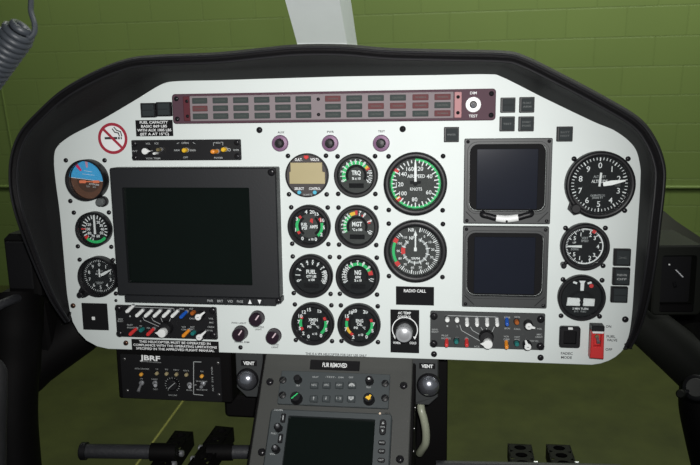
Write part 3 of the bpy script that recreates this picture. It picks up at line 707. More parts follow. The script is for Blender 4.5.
# =================================================================== SMALL PEGS AND LEVERS
def peg(t, tip, m, label, hgt=.013, r=.0026, base=BLK, z0=.003, name='toggle_switch', tiltx=0, tilty=0):
    x, y = t.at(*tip, z0+hgt)
    b = MB(); bx, by = x-tiltx, y-tilty
    b.cyl(bx, by, r*1.15, z0, z0+.0025, STEEL, 12, .0004)
    b.tube([(bx, by, z0+.002), (x-(x-bx)*.5, y-(y-by)*.5, z0+hgt*.5), (x, y, z0+hgt*.92), (x, y, z0+hgt)], [r*.9, r, r, r*.7], m, 12)
    return t.part(name, b, label=label)
def button_peg(t, tip, m, label, hgt=.009, r=.003, z0=.003, name='push_knob'):
    x, y = t.at(*tip, z0+hgt); b = MB(); b.cyl(x, y, r*1.3, z0, z0+.0015, BLK, 16, .0003); b.lathe(x, y, [(r, z0+.001), (r, z0+hgt*.85), (r*.8, z0+hgt), (.0001, z0+hgt)], m, 16)
    return t.part(name, b, label=label)
def lever(t, tip, ptr, label, z0=.003, hgt=.014):
    x, y = t.at(*tip, z0+hgt); px, py = t.at(*ptr, z0+hgt)
    b = MB(); b.cyl(x, y, .0056, z0, z0+hgt-.003, BLK, 20, .001); k = t.part('rotary_knob', b)
    b = MB(); b.lathe(x, y, [(.0042, z0+hgt-.003), (.0042, z0+hgt-.0006), (.0036, z0+hgt), (.0001, z0+hgt)], WPL, 20)
    d = Vector((px-x, py-y)); L = d.length; d.normalize(); n = Vector((-d.y, d.x))
    P = [(x+n.x*-.0022, y+n.y*-.0022), (px-n.x*.0010, py-n.y*.0010), (px+n.x*.0010, py+n.y*.0010), (x+n.x*.0022, y+n.y*.0022)]
    b.prism(P, z0+hgt-.0025, z0+hgt-.0003, WPL); b.quad(x, y, .003, .0006, z0+hgt+.0003, BLKM)
    t.part('knob_cap', b, parent=k, label='white cap with pointer')
def audio_panel(name_label, rect, caps, lines, texts, levers, rot, scr, knobc, tl_):
    t = Thing(PAN, (rect[0]+rect[2])/2, (rect[1]+rect[3])/2, 'audio_panel', name_label, 'audio panel', 'audio selector panels')
    cx, cy, w, h = t.rect(*rect)
    b = MB(); b.rr(cx, cy, w, h, 0, .003, knobc, .002, .0005); t.part('faceplate', b)
    b = MB(); z = .0032
    for P in lines: b.stroke([t.at(*p, z) for p in P], .00075, z, DWHT)
    for s_, px, py, w_ in texts:
        x, y = t.at(px, py, z); b.text(s_, x, y, .0021, z, DWHT, w_*t.mm(px, py))
    t.part('white_markings', b, label='white lines and lettering')
    for c in caps:
        if c[0] == 'p': peg(t, c[1], c[2], c[3], r=.0025, tiltx=tl_[0], tilty=tl_[1])
        else: button_peg(t, c[1], c[2], c[3])
    for a, p in levers: lever(t, a, p, None)
    kb, kc = rot
    x, y = t.at(*kb, .012); b = MB(); b.lathe(x, y, [(.0095, .003), (.0088, .010), (.008, .0115), (.0001, .0118)], BLK, 26); k = t.part('selector_knob', b, label='large black rotary selector')
    x2, y2 = t.at(*kc, .020); b = MB(); b.lathe(x2, y2, [(.0052, .008), (.0062, .018), (.0056, .020), (.0001, .0202)], WPL, 24)
    px, py = x2-.0095, y2+.0004; b.prism([(x2-.002, y2-.004), (x2-.002, y2+.004), (px, py)][::-1], .0175, .0195, WPL); t.part('knob_cap', b, parent=k, label='white pointer cap')
    for s_ in scr: t.part('mounting_screw', SC_XL, loc=(*t.at(*s_, .003), .003))
    return t
WT = 'white toggle'
audio_panel('dark grey audio selector panel right of the AC temperature knob', (430.3, 311.8, 544.6, 347.8),
    [('b', (447.3, 320.5), WPL, 'white push knob'), ('b', (457.1, 320.9), WPL, 'white push knob')] + [('p', (x, 325.6), WPL, WT) for x in (467.1, 477.1, 487.3, 497.3)] +
    [('p', (507.3, 325), BLUP, 'blue toggle'), ('b', (517.1, 323), BRN, 'rust orange toggle'), ('p', (446.6, 346), REDP, 'red toggle'), ('b', (456.4, 342.4), TEALP, 'teal push knob'), ('p', (466.8, 346), REDP, 'red toggle'), ('p', (506.8, 348), ORG, 'orange toggle'), ('b', (517.1, 344.6), TEALP, 'teal push knob')],
    [[(447.3, 317.5), (447.3, 315.6), (497.3, 317), (497.3, 319.5)], [(459.8, 325), (461.6, 330.5), (480, 341)], [(470.5, 327), (472.5, 330.5), (482, 335.8)], [(481, 327.5), (484.8, 333)], [(486.6, 328.5), (486.6, 333)], [(494.3, 327), (491.5, 333)]],
    [('RADIO', 435, 329.5, 6), ('SELECT', 435, 331.8, 7), ('1', 447.3, 326, 1.5), ('2', 457.1, 326.4, 1.5), ('MKR', 507.3, 317.4, 6), ('BCN', 507.3, 328.4, 0.1+5), ('ICS', 517.3, 317, 5), ('CALL', 517.3, 329, 6.5), ('PILOT', 445, 335.5, 6.5), ('ISOLATE', 446, 338.3, 9), ('TX', 456.8, 338, 3), ('PA', 467, 338.4, 3.5), ('VOX', 506.4, 336.5, 5), ('COM', 506.4, 339.3, 5.5), ('HOT', 517.3, 337, 5), ('MIC', 517.3, 339.6, 5), ('ICS', 477, 346.6, 5), ('VOL', 539.5, 328.8, 5), ('MIC', 539.5, 334.5, 5), ('VOX VOL', 534, 341, 9), ('CREW', 539, 337, 7)],
    [((529, 326.8), (535.2, 328.3)), ((528, 347.3), (525.6, 340.5))], ((486.6, 338.6), (487.9, 344.6)), [(433.8, 316), (433.6, 343.6), (541, 319), (540.4, 346.2)], DGREY, (0, -.0050))
audio_panel('black audio selector panel under the large screen at the lower left', (117, 305.8, 217.4, 337.6),
    [('p', (126.6, 311.8), WPL, WT)] + [('p', (x, y), WPL, WT) for x, y in ((136.4, 316), (145.2, 316.3), (154, 316.4), (163.1, 316.6), (171.8, 316.6))] +
    [('p', (180.6, 317.4), BLUP, 'blue toggle'), ('b', (191.9, 313.6), BRN, 'rust orange toggle'), ('p', (129.8, 334.6), REDP, 'red toggle'), ('b', (140.4, 330.7), TEALP, 'teal push knob'), ('p', (147.4, 334.8), REDP, 'red toggle'), ('p', (183, 336.2), ORG, 'orange toggle'), ('b', (192.2, 333.9), TEALP, 'teal push knob')],
    [[(129, 308.6), (129, 306.8), (174, 308.4), (174, 310.5)], [(143, 317.5), (144, 320), (160, 327)], [(151.8, 318), (153, 320.5), (162, 325)], [(161, 318), (162, 321), (164.5, 324)], [(170.5, 318.5), (168.5, 323)]],
    [('RADIO', 120.5, 319, 5), ('SELECT', 120.5, 321.2, 6), ('1', 130, 316.2, 1.5), ('2', 140.6, 321, 1.5), ('MKR', 182, 308.8, 5), ('CALL', 192.2, 318.5, 6), ('ICS', 191.4, 308.8, 4), ('PILOT', 130, 325, 6), ('ISOLATE', 131, 327.6, 8), ('TX', 140.8, 326.2, 3), ('PA', 148.6, 328, 3.5), ('VOX', 183.8, 327, 4.5), ('COM', 183.8, 329.5, 5), ('HOT', 192.4, 327, 4.5), ('MIC', 192.4, 329.4, 4.5), ('VOL', 211, 318.6, 5), ('MIC', 211.5, 322.6, 4.5), ('CREW', 211, 327, 7), ('VOX VOL', 209, 330.5, 8)],
    [((197.7, 317.5), (204.2, 312.4)), ((198.8, 337.7), (205.4, 331.6))], ((164.2, 329.4), (161.4, 333.6)), [(118.6, 308.3), (120, 333.4), (213, 310.3), (213.8, 335)], BLK, (-.0042, -.0048))

# ---- intercom strip, upper left
t = Thing(PAN, 187, 150, 'intercom_strip', 'narrow black intercom strip with amber toggles above the large screen', 'control panel')
cx, cy, w, h = t.rect(132.6, 139.6, 241.4, 160.2)
b = MB(); b.rr(cx, cy, w, h, 0, .003, BLK, .0015, .0005); t.part('faceplate', b)
b = MB(); z = .0032
for s_, px, py, w_ in (('VOL', 148, 143.6, 5), ('ICS', 156.5, 143.4, 4), ('PVT', 135, 151.2, 5), ('VOX TRIM', 153, 158.4, 15), ('OPEN', 185, 143, 7.5), ('NRM', 176.8, 150.3, 5.5), ('EMER', 193, 150.3, 6), ('OFF', 185.5, 157.4, 5), ('MAN', 218, 142.8, 4.5), ('POWER', 218.5, 157.8, 9), ('NORM', 236, 150, 5.5)):
    x, y = t.at(px, py, z); b = MB(); b.text(s_, x, y, .0023, z, DWHT, w_*t.mm(px, py)); t.part('printed_caption', b, label='small white printed caption')
b = MB()
for P in ([(213.5, 145.5), (213.5, 142.6), (215, 142.6)], [(221, 142.2), (222.8, 142.2), (222.8, 145.2)], [(149, 151), (152.5, 150.6)], [(193, 142.5), (195, 143.6)], [(177, 143.6), (179, 142.8)]): b.stroke([t.at(*p, z) for p in P], .0006, z, DWHT)
x, y = t.at(229.3, 149.8, z); b.arc(x, y, .0012, .0019, 0, 360, z, DWHT)
t.part('white_lines', b, label='thin white lines')
x, y = t.at(144.3, 151.4, .014); b = MB(); b.cyl(x, y, .0046, .003, .010, BLK, 18, .0006); k = t.part('rotary_knob', b)
b = MB(); b.lathe(x, y, [(.0042, .010), (.0040, .0135), (.0034, .014), (.0001, .014)], WPL, 20); b.prism([(x+.003, y-.0012), (x+.0078, y-.0002), (x+.0078, y+.0008), (x+.003, y+.0018)], .0115, .0135, WPL); t.part('knob_cap', b, parent=k, label='white cap with pointer')
peg(t, (153.6, 153.6), WPL, 'pale toggle', r=.0018); peg(t, (157.2, 149.9), BRASSY, 'dull brass toggle', r=.0024); peg(t, (183.4, 150.5), YELP, 'yellow toggle', r=.0030); peg(t, (212, 151.8), ORG, 'orange toggle', r=.0029, tiltx=-.003); peg(t, (222.7, 149.8), YELP, 'amber toggle', r=.0030)
for s_ in ((237, 142.3), (237.4, 156.4), (134.6, 143.6), (135, 157.5)): t.part('mounting_screw', SC_L, loc=(*t.at(*s_, .003), .003))

# ---- AC temperature control
t = Thing(PAN, 404.8, 331, 'ac_temperature_control', 'black AC TEMP CONTROL plate with a large steel knob', 'control knob')
cx, cy, w, h = t.rect(390.5, 309.7, 419.2, 352.6)
b = MB(); b.rr(cx, cy, w, h, 0, .0012, BLKM, .0005, .0003); t.part('backing_plate', b)
kx, ky = t.at(404.8, 330, .003); b = MB(); z = .0014; mmp = t.mm(404, 331)
b.arc(kx, ky, mmp*12.1, mmp*13.0, -128, 128, z, WHT)
for sg in (-1, 1):
    q = pol(mmp*12.5, sg*128); b.flat([(kx+q[0]-.0022, ky+q[1]+.001), (kx+q[0], ky+q[1]-.003), (kx+q[0]+.0022, ky+q[1]+.001)], z+.0001, WHT)
for s_, px, py, w_, c in (('AC TEMP', 404.5, 312.7, 13, 2.6), ('CONTROL', 404.5, 316.6, 13.5, 2.6), ('WARM', 396.8, 342.4, 7.4, 2.4), ('COLD', 413, 342.6, 6.8, 2.4)):
    x, y = t.at(px, py); b.text(s_, x, y, c*mmp, z, WHT, w_*mmp, bold=.02)
t.part('white_markings', b, label='white arc with arrows and lettering')
b = MB(); b.lathe(kx, ky, [(mmp*9.6, .0012), (mmp*9.4, .004), (mmp*8.6, .009)], BLK, 32); k = t.part('knob_base', b, label='black knob skirt')
b = MB(); b.lathe(kx, ky, [(mmp*8.0, .009), (mmp*8.0, .0225), (mmp*7.2, .0236), (mmp*5.0, .0236), (mmp*4.6, .0240), (.0001, .0242)], TURNED, 40); t.part('knob_cap', b, parent=k, label='turned steel knob face')

# ---- standby compass light / blank square, left
def sq(t, b):
    cx, cy, w, h = t.rect(82.6, 303.2, 108, 329.8); b.rr(cx, cy, w, h, 0, .001, BLKM, .0006, .0003); x, y = t.at(94, 318); b.rr(x, y, .0042, .0044, .001, .002, WPL, .0004)
single(PAN, 95.3, 316.5, 'blank_cover_plate', 'square black cover plate with one tiny white square, lower left corner', 'cover plate', sq)
# ---- FADEC switch
t = Thing(PAN, 569.8, 337.3, 'fadec_mode_switch', 'square black push switch above the FADEC MODE lettering', 'switch')
cx, cy, w, h = t.rect(559.4, 326.6, 580.2, 347.6, .004)
b = MB(); b.frame(cx, cy, w, h, w*.62, h*.62, 0, .006, BLK, .003, .001, .001, .001); t.part('housing', b)
b = MB(); b.rr(cx, cy, w*.60, h*.60, 0, .004, BLKM, .001, .0006); t.part('push_cap', b)
b = MB(); b.rr(cx, cy+h*.44, w*.22, h*.10, .006, .0072, WPL, .0003); t.part('index_mark', b, label='small white index block')
# ---- fuel valve guarded switch
t = Thing(PAN, 596, 340, 'fuel_valve_switch', 'red guarded toggle switch beside the FUEL VALVE lettering', 'switch')
cx, cy, w, h = t.rect(589.5, 324, 603.2, 357, .008)
b = MB(); b.rr(cx, cy+h*.02, w*.95, h*.92, 0, .003, BLK, .001, .0005); t.part('base_plate', b)
b = MB(); b.prism([(cx-w*.5, cy-h*.48), (cx+w*.5, cy-h*.5), (cx+w*.46, cy+h*.30), (cx+w*.28, cy+h*.30), (cx+w*.24, cy-h*.12), (cx-w*.22, cy-h*.12), (cx-w*.26, cy+h*.30), (cx-w*.46, cy+h*.30)], .003, .016, REDP, .001)
b.prism([(cx-w*.22, cy-h*.12), (cx+w*.24, cy-h*.12), (cx+w*.28, cy+h*.30), (cx-w*.26, cy+h*.30)], .003, .009, REDP)
t.part('red_guard', b, label='red flip up guard')
b = MB(); b.rr(cx, cy+h*.42, w*.92, h*.16, .003, .017, BLK, .001, .001); t.part('hinge_block', b, label='black hinge block')
b = MB(); b.rr(cx, cy+h*.305, w*.80, h*.055, .009, .0165, WPL, .0005); t.part('index_bar', b, label='white bar')
b = MB(); b.cyl(cx, cy+h*.14, .0026, .009, .012, BRASSY, 14, .0004); b.tube([(cx, cy+h*.14, .011), (cx+.0006, cy+h*.02, .019)], [.0014, .0022], STEEL, 10); t.part('toggle', b, label='bright metal toggle')

# =================================================================== LOWER LEFT RADIO BOX
t = Thing(PAN, 170, 378, 'radio_control_box', 'black radio control box with white JBRF lettering hanging under the left of the panel', 'control panel', h=-.008)
b = MB(); cx, cy, w, h = t.rect(117, 346, 231, 401)
b.box(cx, cy-.0015, -.040, w, h-.003, .079, POD, .003); body = t.part('case', b)
cx, cy, w, h = t.rect(122, 355.5, 221.5, 399.5)
b = MB(); b.rr(cx, cy, w, h, -.0005, .002, BLKM, .002, .0005); t.part('faceplate', b)
b = MB(); z = .0023
def jt(s_, px, py, c, w_, m=WHT, rot=0., bold=.0):
    x, y = t.at(px, py, z); k = t.mm(px, py); b.text(s_, x, y, c*k, z, m, w_*k, rot, bold)
jt('JBRF', 150, 358, 5.0, 21, WHT, -.035, .03); jt('COMMUNICATIONS', 151, 361.9, 1.2, 21, DWHT, -.035)
for s_, px, py, w_ in (('INTERCOM MODE', 142, 368.8, 15), ('TX', 156.8, 369.2, 3), ('RX', 166.6, 369.4, 3), ('REC1', 176.2, 370, 5.5), ('REC2', 186.2, 370.6, 5.5), ('ON', 201.8, 371.4, 3), ('ON', 141.2, 378.6, 3), ('NORM', 154.5, 379.2, 6), ('TEST', 155.4, 389.3, 5), ('VOLUME', 172.6, 395.2, 9), ('ISOL', 189.6, 390.2, 6.5), ('TRANSMIT', 201.5, 381.4, 12), ('OFF', 195, 385, 3.5), ('RECEIVE', 202, 389.8, 11)): jt(s_, px, py, 1.4, w_, DWHT)
jt('ALT  SYS  PWR', 212.4, 379, 1.5, 26, DWHT, PI/2)
for P in ([(201, 362), (193.6, 361.8), (193.6, 394.3), (203, 395.2)],): b.stroke([t.at(*p, z) for p in P], .0009, z, DWHT)
kx, ky = t.at(172.4, 385, .008); mmp = t.mm(172, 385)
for a in range(-140, 141, 20): b.tick(*t.at(172.4, 384.8, z), mmp*6.6, mmp*7.8, a, .0007, z, DWHT)
t.part('white_markings', b, label='white lettering, bracket and dial ticks')
for px, py, m, lab in ((141, 374.6, LAMP, 'orange lamp'), (156.6, 373.6, LAMPD, 'dull lamp'), (166.4, 374, LAMPD, 'dull lamp'), (176.2, 374.6, LAMPD, 'dull lamp'), (186.2, 375, LAMPD, 'dull lamp'), (201.6, 376.4, LAMP, 'orange lamp')):
    x, y = t.at(px, py, .004); b = MB(); b.lathe(x, y, [(.0026, .002), (.0026, .0035), (.0022, .0052), (.0001, .0060)], m, 16); t.part('indicator_lamp', b, label=lab)
b = MB(); b.cyl(kx, ky, mmp*5.4, .002, .011, BLK, 26, .001); k = t.part('volume_knob', b)
b = MB(); b.stroke([(kx-.0046, ky-.004), (kx+.0046, ky+.004)], .0008, .0112, DWHT); t.part('pointer_line', b, parent=k, label='pale pointer line')
for bx, by, tx, ty in ((141.6, 383, 138.2, 391.5), (155, 383, 155.4, 385.5), (189.6, 384.6, 189.8, 387), (203.2, 383.6, 201.2, 387)):
    x, y = t.at(bx, by, .003); x2, y2 = t.at(tx, ty, .014); b = MB(); b.cyl(x, y, .0036, .002, .0045, STEEL, 14, .0005); b.tube([(x, y, .004), (x2, y2, .014)], [.0014, .0024], STEEL, 10); t.part('toggle_switch', b, label='bare metal toggle')
for s_ in ((124.5, 359), (218, 363), (127.5, 390.5), (219, 394.5)): t.part('mounting_screw', SC_G, loc=(*t.at(*s_, .002), .002))

# =================================================================== CENTRE CONSOLE
A0 = Vector(PAN.un(338, 359.5)+(0,)); Aw = PAN.o+PAN.ex*A0.x+PAN.ey*A0.y-PAN.ez*.008
dA = (Aw-CAM).dot(C_F)
Bw = W(331, 465, dA/1.085)
vec = (Aw-Bw); vec = vec-EX*vec.dot(EX)
PED = Plane(Aw, EX, vec)
t = Thing(PED, 338, 412, 'centre_console', 'grey sloping centre console below the white panel', 'console')
tl = t.at(263.5, 359); tr = t.at(411.5, 362); bl = t.at(251.5, 465); br = t.at(410.5, 465)
x0 = (tl[0]+bl[0])/2; x1 = (tr[0]+br[0])/2; y1 = (tl[1]+tr[1])/2+.022; y0 = t.at(330, 560)[1]
b = MB(); b.box((x0+x1)/2, (y0+y1)/2, -.05, x1-x0+.008, y1-y0, .098, POD, .002); t.part('console_body', b, label='black console sides')
b = MB(); b.rr((x0+x1)/2, (y0+y1)/2, x1-x0, y1-y0, -.001, .003, GREY, .002, .0012); t.part('faceplate', b)
for s_ in ((270, 382), (403.7, 385.7), (262, 452.3), (400, 459.4)): t.part('face_screw', SC_XL, loc=(*t.at(*s_, .003), .003))
for y in (405, 426, 449):
    b = MB(); x, yy = t.at(414, y); b.tube([(x1+.001, yy, -.010), (x1+.005, yy, -.010)], .0018, SCREWG, 10); t.part('side_rivet', b, label='small grey rivet')
placard('flir_placard', 'black placard reading FLIR REMOVED at the top of the centre console', 310.5, 361.6, 360, 371.2, [('FLIR REMOVED', .49)], .44, PED, .0042)
# controller with two rows of keys
t = Thing(PED, 334, 389, 'navigation_controller', 'grey controller with two rows of four keys on the centre console', 'control panel', h=.003)
cx, cy, w, h = t.rect(279.2, 372.6, 389.4, 406.4, .003)
b = MB(); b.rr(cx, cy, w, h, 0, .004, UNITG, .0015, .0006); t.part('faceplate', b)
b = MB(); z = .0042
for s_, px, py, w_ in (('FAULT', 315.5, 377, 6), ('-TEST-', 330.5, 377, 11), ('DIM', 341, 377.4, 5), ('OFF', 351, 377.4, 4.5), ('BRT', 298, 385.6, 3.6), ('BRG', 368.5, 387.2, 4)):
    x, y = t.at(px, py, z); b.text(s_, x, y, .0022, z, DWHT, w_*t.mm(px, py))
t.part('white_markings', b, label='small white lettering')
for r, (y_, row) in enumerate(((384.8, ((314, 'HDG'), (326.4, 'ARC'), (339.2, 'NAV'), (351.8, '@'))), (398.2, ((313.6, 'U'), (326, 'D'), (338.8, '1-2'), (351, '#'))))):
    for px, s_ in row:
        x, y = t.at(px, y_, .008); b = MB(); b.rr(x, y, .0104, .0086, .004, .0078, UNITG, .001, .0012); zz = .0080
        if s_ == 'U' or s_ == 'D':
            q = 1 if s_ == 'U' else -1; P = [(x-.0013, y), (x+.0013, y), (x, y+.0024*q)]; b.flat(P if q > 0 else P[::-1], zz, DWHT); b.quad(x, y-.0010*q, .0008, .0024, zz, DWHT)
        elif s_ == '@':
            b.arc(x, y-.0018, .0016, .0042, -90, 90, zz, DWHT); b.quad(x, y-.0012, .0012, .0022, zz+.0001, DWHT)
        elif s_ == '#':
            b.flat([(x-.0036, y+.0022), (x-.0030, y-.0010), (x, y-.0028), (x+.0030, y-.0010), (x+.0036, y+.0022)], zz, DWHT); b.quad(x, y+.0002, .003, .0008, zz+.0001, UNITG)
        else: b.text(s_, x, y, .0026, zz, DWHT, .0066, bold=.01)
        t.part('key', b)
for px, py, r_, mk, lab in ((297, 377.6, .0048, None, None), (369, 378.9, .0050, WHT, 'white'), (295.4, 396.4, .0072, GRN, 'green'), (368.4, 397.4, .0068, YEL, 'yellow')):
    x, y = t.at(px, py, .014); b = MB(); b.lathe(x, y, [(r_*1.1, .004), (r_, .006), (r_*.92, .0135), (r_*.8, .0145), (.0001, .0146)], BLK, 26); k = t.part('knob', b)
    if mk:
        b = MB()
        if mk is WHT: b.disc(x, y, r_*.28, .0149, WHT, 14)
        elif mk is GRN: b.stroke([(x-r_*.6, y-r_*.4), (x+r_*.3, y+r_*.5)], r_*.22, .0149, GRN)
        else:
            b.flat([(x-r_*.6, y-r_*.05), (x+r_*.1, y-r_*.55), (x+r_*.45, y-r_*.25), (x-r_*.2, y+r_*.3)], .0149, YEL); b.flat([(x-r_*.1, y+r_*.1), (x+r_*.35, y-r_*.2), (x+r_*.6, y+r_*.35), (x+r_*.2, y+r_*.55)], .015, YEL)
        t.part('pointer_mark', b, parent=k, label=lab+' mark')
for s_ in ((282.6, 379.6), (282.2, 394.6), (385, 383), (384.8, 397.6)):
    x, y = t.at(*s_, .006); b = MB(); b.lathe(x, y, [(.0048, .004), (.0046, .0055), (.0034, .0062), (.0001, .0064)], BLK, 20); b.stroke([(x-.0024, y-.0024), (x+.0024, y+.0024)], .0008, .0066, GREY); t.part('quarter_turn_fastener', b)
# screen unit
t = Thing(PED, 332, 450, 'navigation_screen_unit', 'grey navigator with a dark screen at the foot of the centre console', 'display unit', h=.003)
ux0, uy1 = t.at(271.2, 408.4, .012); ux1 = t.at(392.3, 409.4, .012)[0]; uy0 = t.at(330, 516, .012)[1]
sx0, sy1 = t.at(288.5, 415.4, .012); sx1 = t.at(375.5, 416, .012)[0]; sy0 = uy0+.012
b = MB(); b.frame((ux0+ux1)/2, (uy0+uy1)/2, ux1-ux0, uy1-uy0, sx1-sx0, sy1-sy0, 0, .012, UNITG, .004, .0015, .006, .0014, (sx0+sx1)/2, (sy0+sy1)/2); t.part('bezel', b)
b = MB(); b.quad((sx0+sx1)/2, (sy0+sy1)/2, sx1-sx0+.001, sy1-sy0+.001, .0065, SCRN); t.part('screen', b, label='dark blank screen')
b = MB(); z = .0123
for s_, px, py, w_, m in (('GARMIN', 278.4, 410, 9, DWHT), ('COM', 283.2, 417.2, 5, DWHT), ('PULL', 274, 433.4, 6, DWHT), ('VOL', 272.6, 454, 6, DWHT), ('GPS', 388, 412.6, 6, GREY)):
    x, y = t.at(px, py, z); b.text(s_, x, y, .0020, z, m, w_*t.mm(px, py))
t.part('white_markings', b, label='small grey lettering')
for px, py in ((277.2, 426), (274.8, 447.6)):
    x, y = t.at(px, py, .022); b = MB(); b.lathe(x, y, [(.0052, .012), (.0048, .0135), (.0044, .021), (.0036, .022), (.0001, .0221)], BLK, 22); k = t.part('knob', b)
    b = MB(); b.lathe(x+.0002, y+.0004, [(.0022, .022), (.0020, .0245), (.0012, .0255), (.0001, .0256)], STEEL, 14); t.part('knob_centre', b, parent=k, label='small metal inner knob')
for px, py, s_ in ((283.2, 418, 'C'), (280.4, 438.4, 'V')):
    x, y = t.at(px, py, .013); b = MB(); b.rr(x, y, .0058, .0115, .012, .0140, BLK, .0012, .0006); b.quad(x, y, .0014, .006, .0142, DWHT); t.part('flip_key', b, label='tall narrow flip key')
x, y = t.at(382.8, 427, .014); b = MB(); b.rr(x, y, .0080, .0195, .012, .0145, BLK, .0035, .0008)
b.flat([(x-.0016, y+.0035), (x+.0016, y+.0035), (x, y+.0070)], .0147, DWHT); b.flat([(x+.0016, y-.0035), (x-.0016, y-.0035), (x, y-.0070)], .0147, DWHT); b.text('RNG', x, y, .0018, .0147, DWHT, .005); t.part('range_rocker', b, label='tall range rocker key')
for px, py, s_ in ((381.9, 442.4, 'MENU'), (381.5, 451, 'CLR'), (381.2, 460, 'ENT')):
    x, y = t.at(px, py, .014); b = MB(); b.rr(x, y, .0088, .0056, .012, .0142, BLK, .0024, .0006); b.text(s_, x, y, .0019, .0144, DWHT, .0058); t.part('oval_key', b)
b = MB(); x, y = t.at(380, 413.6, .012); b.lathe(x, y, [(.0013, .012), (.0012, .0128), (.0001, .0130)], mat('pale_lamp', (.8, .65, .5), .3), 12); t.part('status_lamp', b, label='tiny pale lamp')

# =================================================================== VENTS
def vent(x0, y0, x1, y1, tx, ty, bx, by, r, label, side):
    t = Thing(PAN, (x0+x1)/2, (y0+y1)/2, 'air_vent', label, 'air vent', 'chrome ball air vents beside the centre console', h=-.006)
    cx, cy, w, h = t.rect(x0, y0, x1, y1)
    ch = w*.35
    P = [(cx-w/2, cy-h/2+(ch if side < 0 else 0)), (cx-w/2+(ch if side < 0 else 0), cy-h/2), (cx+w/2-(ch if side > 0 else 0), cy-h/2), (cx+w/2, cy-h/2+(ch if side > 0 else 0)), (cx+w/2, cy+h/2), (cx-w/2, cy+h/2)]
    b = MB(); b.prism(P, -.05, 0, DGREY, .001); t.part('bracket', b, label='dark grey bracket')
    def dl(t2): pass
    x, y = t.at(tx, ty, .001); k = t.mm(tx, ty); b = MB(); b.rr(x, y, k*16, k*5.6, 0, .0008, BLKM); b.text('VENT', x, y, k*3.4, .001, WHT, k*11.5, bold=.035); t.part('vent_label', b, label='black label reading VENT')
    kx, ky = t.at(bx, by, .012); R = r*k*.98
    b = MB(); b.lathe(kx, ky, [(R*1.12, 0), (R*1.12, .004), (R*1.02, .006), (R*.95, .004)], BLK, 32, cap1=False); t.part('ring', b)
    b = MB(); b.lathe(kx, ky, [(R*math.cos(a), .003+R*.85*math.sin(a)) for a in [i*PI/24 for i in range(12)]]+[(.0001, .003+R*.85)], CHR, 36); t.part('chrome_ball', b, label='polished chrome ball')
vent(236, 346, 263, 397, 248.8, 363.2, 245.3, 382, 10.3, 'chrome ball air vent left of the centre console', -1)
vent(412, 351, 438, 405, 427.2, 366.2, 428.6, 387.8, 11, 'chrome ball air vent right of the centre console', 1)
# black duct under the left vent and black side bracket on the right
t = Thing(PAN, 243, 406, 'vent_duct', 'black air duct block under the left chrome vent', 'duct', h=-.03)
cx, cy, w, h = t.rect(224, 396.5, 263, 418.5); b = MB(); b.box(cx, cy, -.03, w, h, .06, POD, .006); t.part('duct_body', b)
b = MB(); b.box(cx-w*.38, cy+h*.82, -.025, w*.2, h*.62, .05, POD, .003); t.part('duct_neck', b)
t = Thing(PAN, 441, 410, 'support_rail', 'black upright rail right of the chrome vent', 'rail', h=-.06)
p0 = t.at(429.5, 350); p1 = t.at(428.5, 560); b = MB(); b.box((p0[0]+p1[0])/2, (p0[1]+p1[1])/2, -.015, .050, p0[1]-p1[1], .05, POD, .002); t.part('rail_bar', b)
t2 = single(PAN, 424, 430, 'hose', 'short grey green hose hanging under the right chrome vent', 'hose', lambda t, b: b.tube(smooth_path([(*t.at(x, y), z) for x, y, z in ((420.5, 400, -.02), (421, 408, .0), (424, 418, .004), (426, 430, .004), (425.5, 443, .0), (421.5, 453, -.01), (419, 460, -.02))], 6), [.0052]*37, HOSE, 12), h=-.01)

# =================================================================== WINDSCREEN POST AND CORD
e = world_thing('windscreen_post', W(322, 46, 1.12), 'white upright windscreen post rising behind the hood', 'post')
b = MB(); o = e.location
def post_ring(pxl, pxm, pxr, py, dep):
    L = W(pxl, py, dep); M_ = W(pxm, py, dep); w = (M_-L); back = Vector((.35, 1, 0)).normalized()
    k = (W(pxr, py, dep*1.07)-M_); Rr = W(pxr, py, dep*1.075)
    return [tuple(L-o), tuple(M_-o), tuple(Rr-o), tuple(Rr-w-o)]
ra = post_ring(300, 349.5, 359.5, 60, 1.13); rb = post_ring(297, 347, 357, 43, 1.11); rc = post_ring(284.5, 339, 350.5, -2, 1.02); rd = post_ring(270, 331, 345, -60, .93)
r0 = post_ring(307, 356.5, 366.5, 130, 1.20)
b.loft([r0, ra, rb, rc, rd], POST, True, True, True); world_part('post_body', b, e)
# coiled cord
e = world_thing('coiled_cord', W(10, 48, .62), 'blue grey coiled headset cord hanging in the upper left corner', 'cord')
o = e.location; P0 = W(23, 27, .60); P1 = W(-14, 79, .62); ax = (P1-P0).normalized(); n1 = ax.cross(C_F).normalized(); n2 = ax.cross(n1)
N = 11; pts = []; rad = .0112
for k in range(N*20+1):
    f = k/(N*20); a = 2*PI*N*f; rr_ = rad*min(1, .55+f*4)
    pts.append(P0.lerp(P1, f)+(n1*math.cos(a)+n2*math.sin(a))*rr_-o)
b = MB(); b.tube(pts, .0030, CORD, 9); world_part('coil', b, e)
q0 = pts[0]+o
lead = smooth_path([q0, W(29, 38, .60), W(34, 33, .60), W(34.5, 24, .60), W(31, 12, .60), W(31, 2, .60), W(32, -30, .60)], 6)
b = MB(); b.tube([p-o for p in lead], .0023, CORD, 9); world_part('straight_lead', b, e)

# =================================================================== SIDE STRUCTURES
def wbox(mb, c, sx, sy, sz, m, bev=.006): mb.box(c.x, c.y, c.z, sx, sy, sz, m, bev)
# left pod
c = W(21, 268, .98); e = world_thing('side_pod', c, 'black box mounted on the cabin frame left of the hood', 'equipment box', 'black pods at either side of the hood', (math.radians(-6), 0, 0))
b = MB(); b.box(0, .05, 0, .050, .10, .092, POD, .010); world_part('case', b, e)
b = MB(); b.box(0, -.002, .004, .036, .004, .066, BLKM, .002); world_part('cover', b, e)
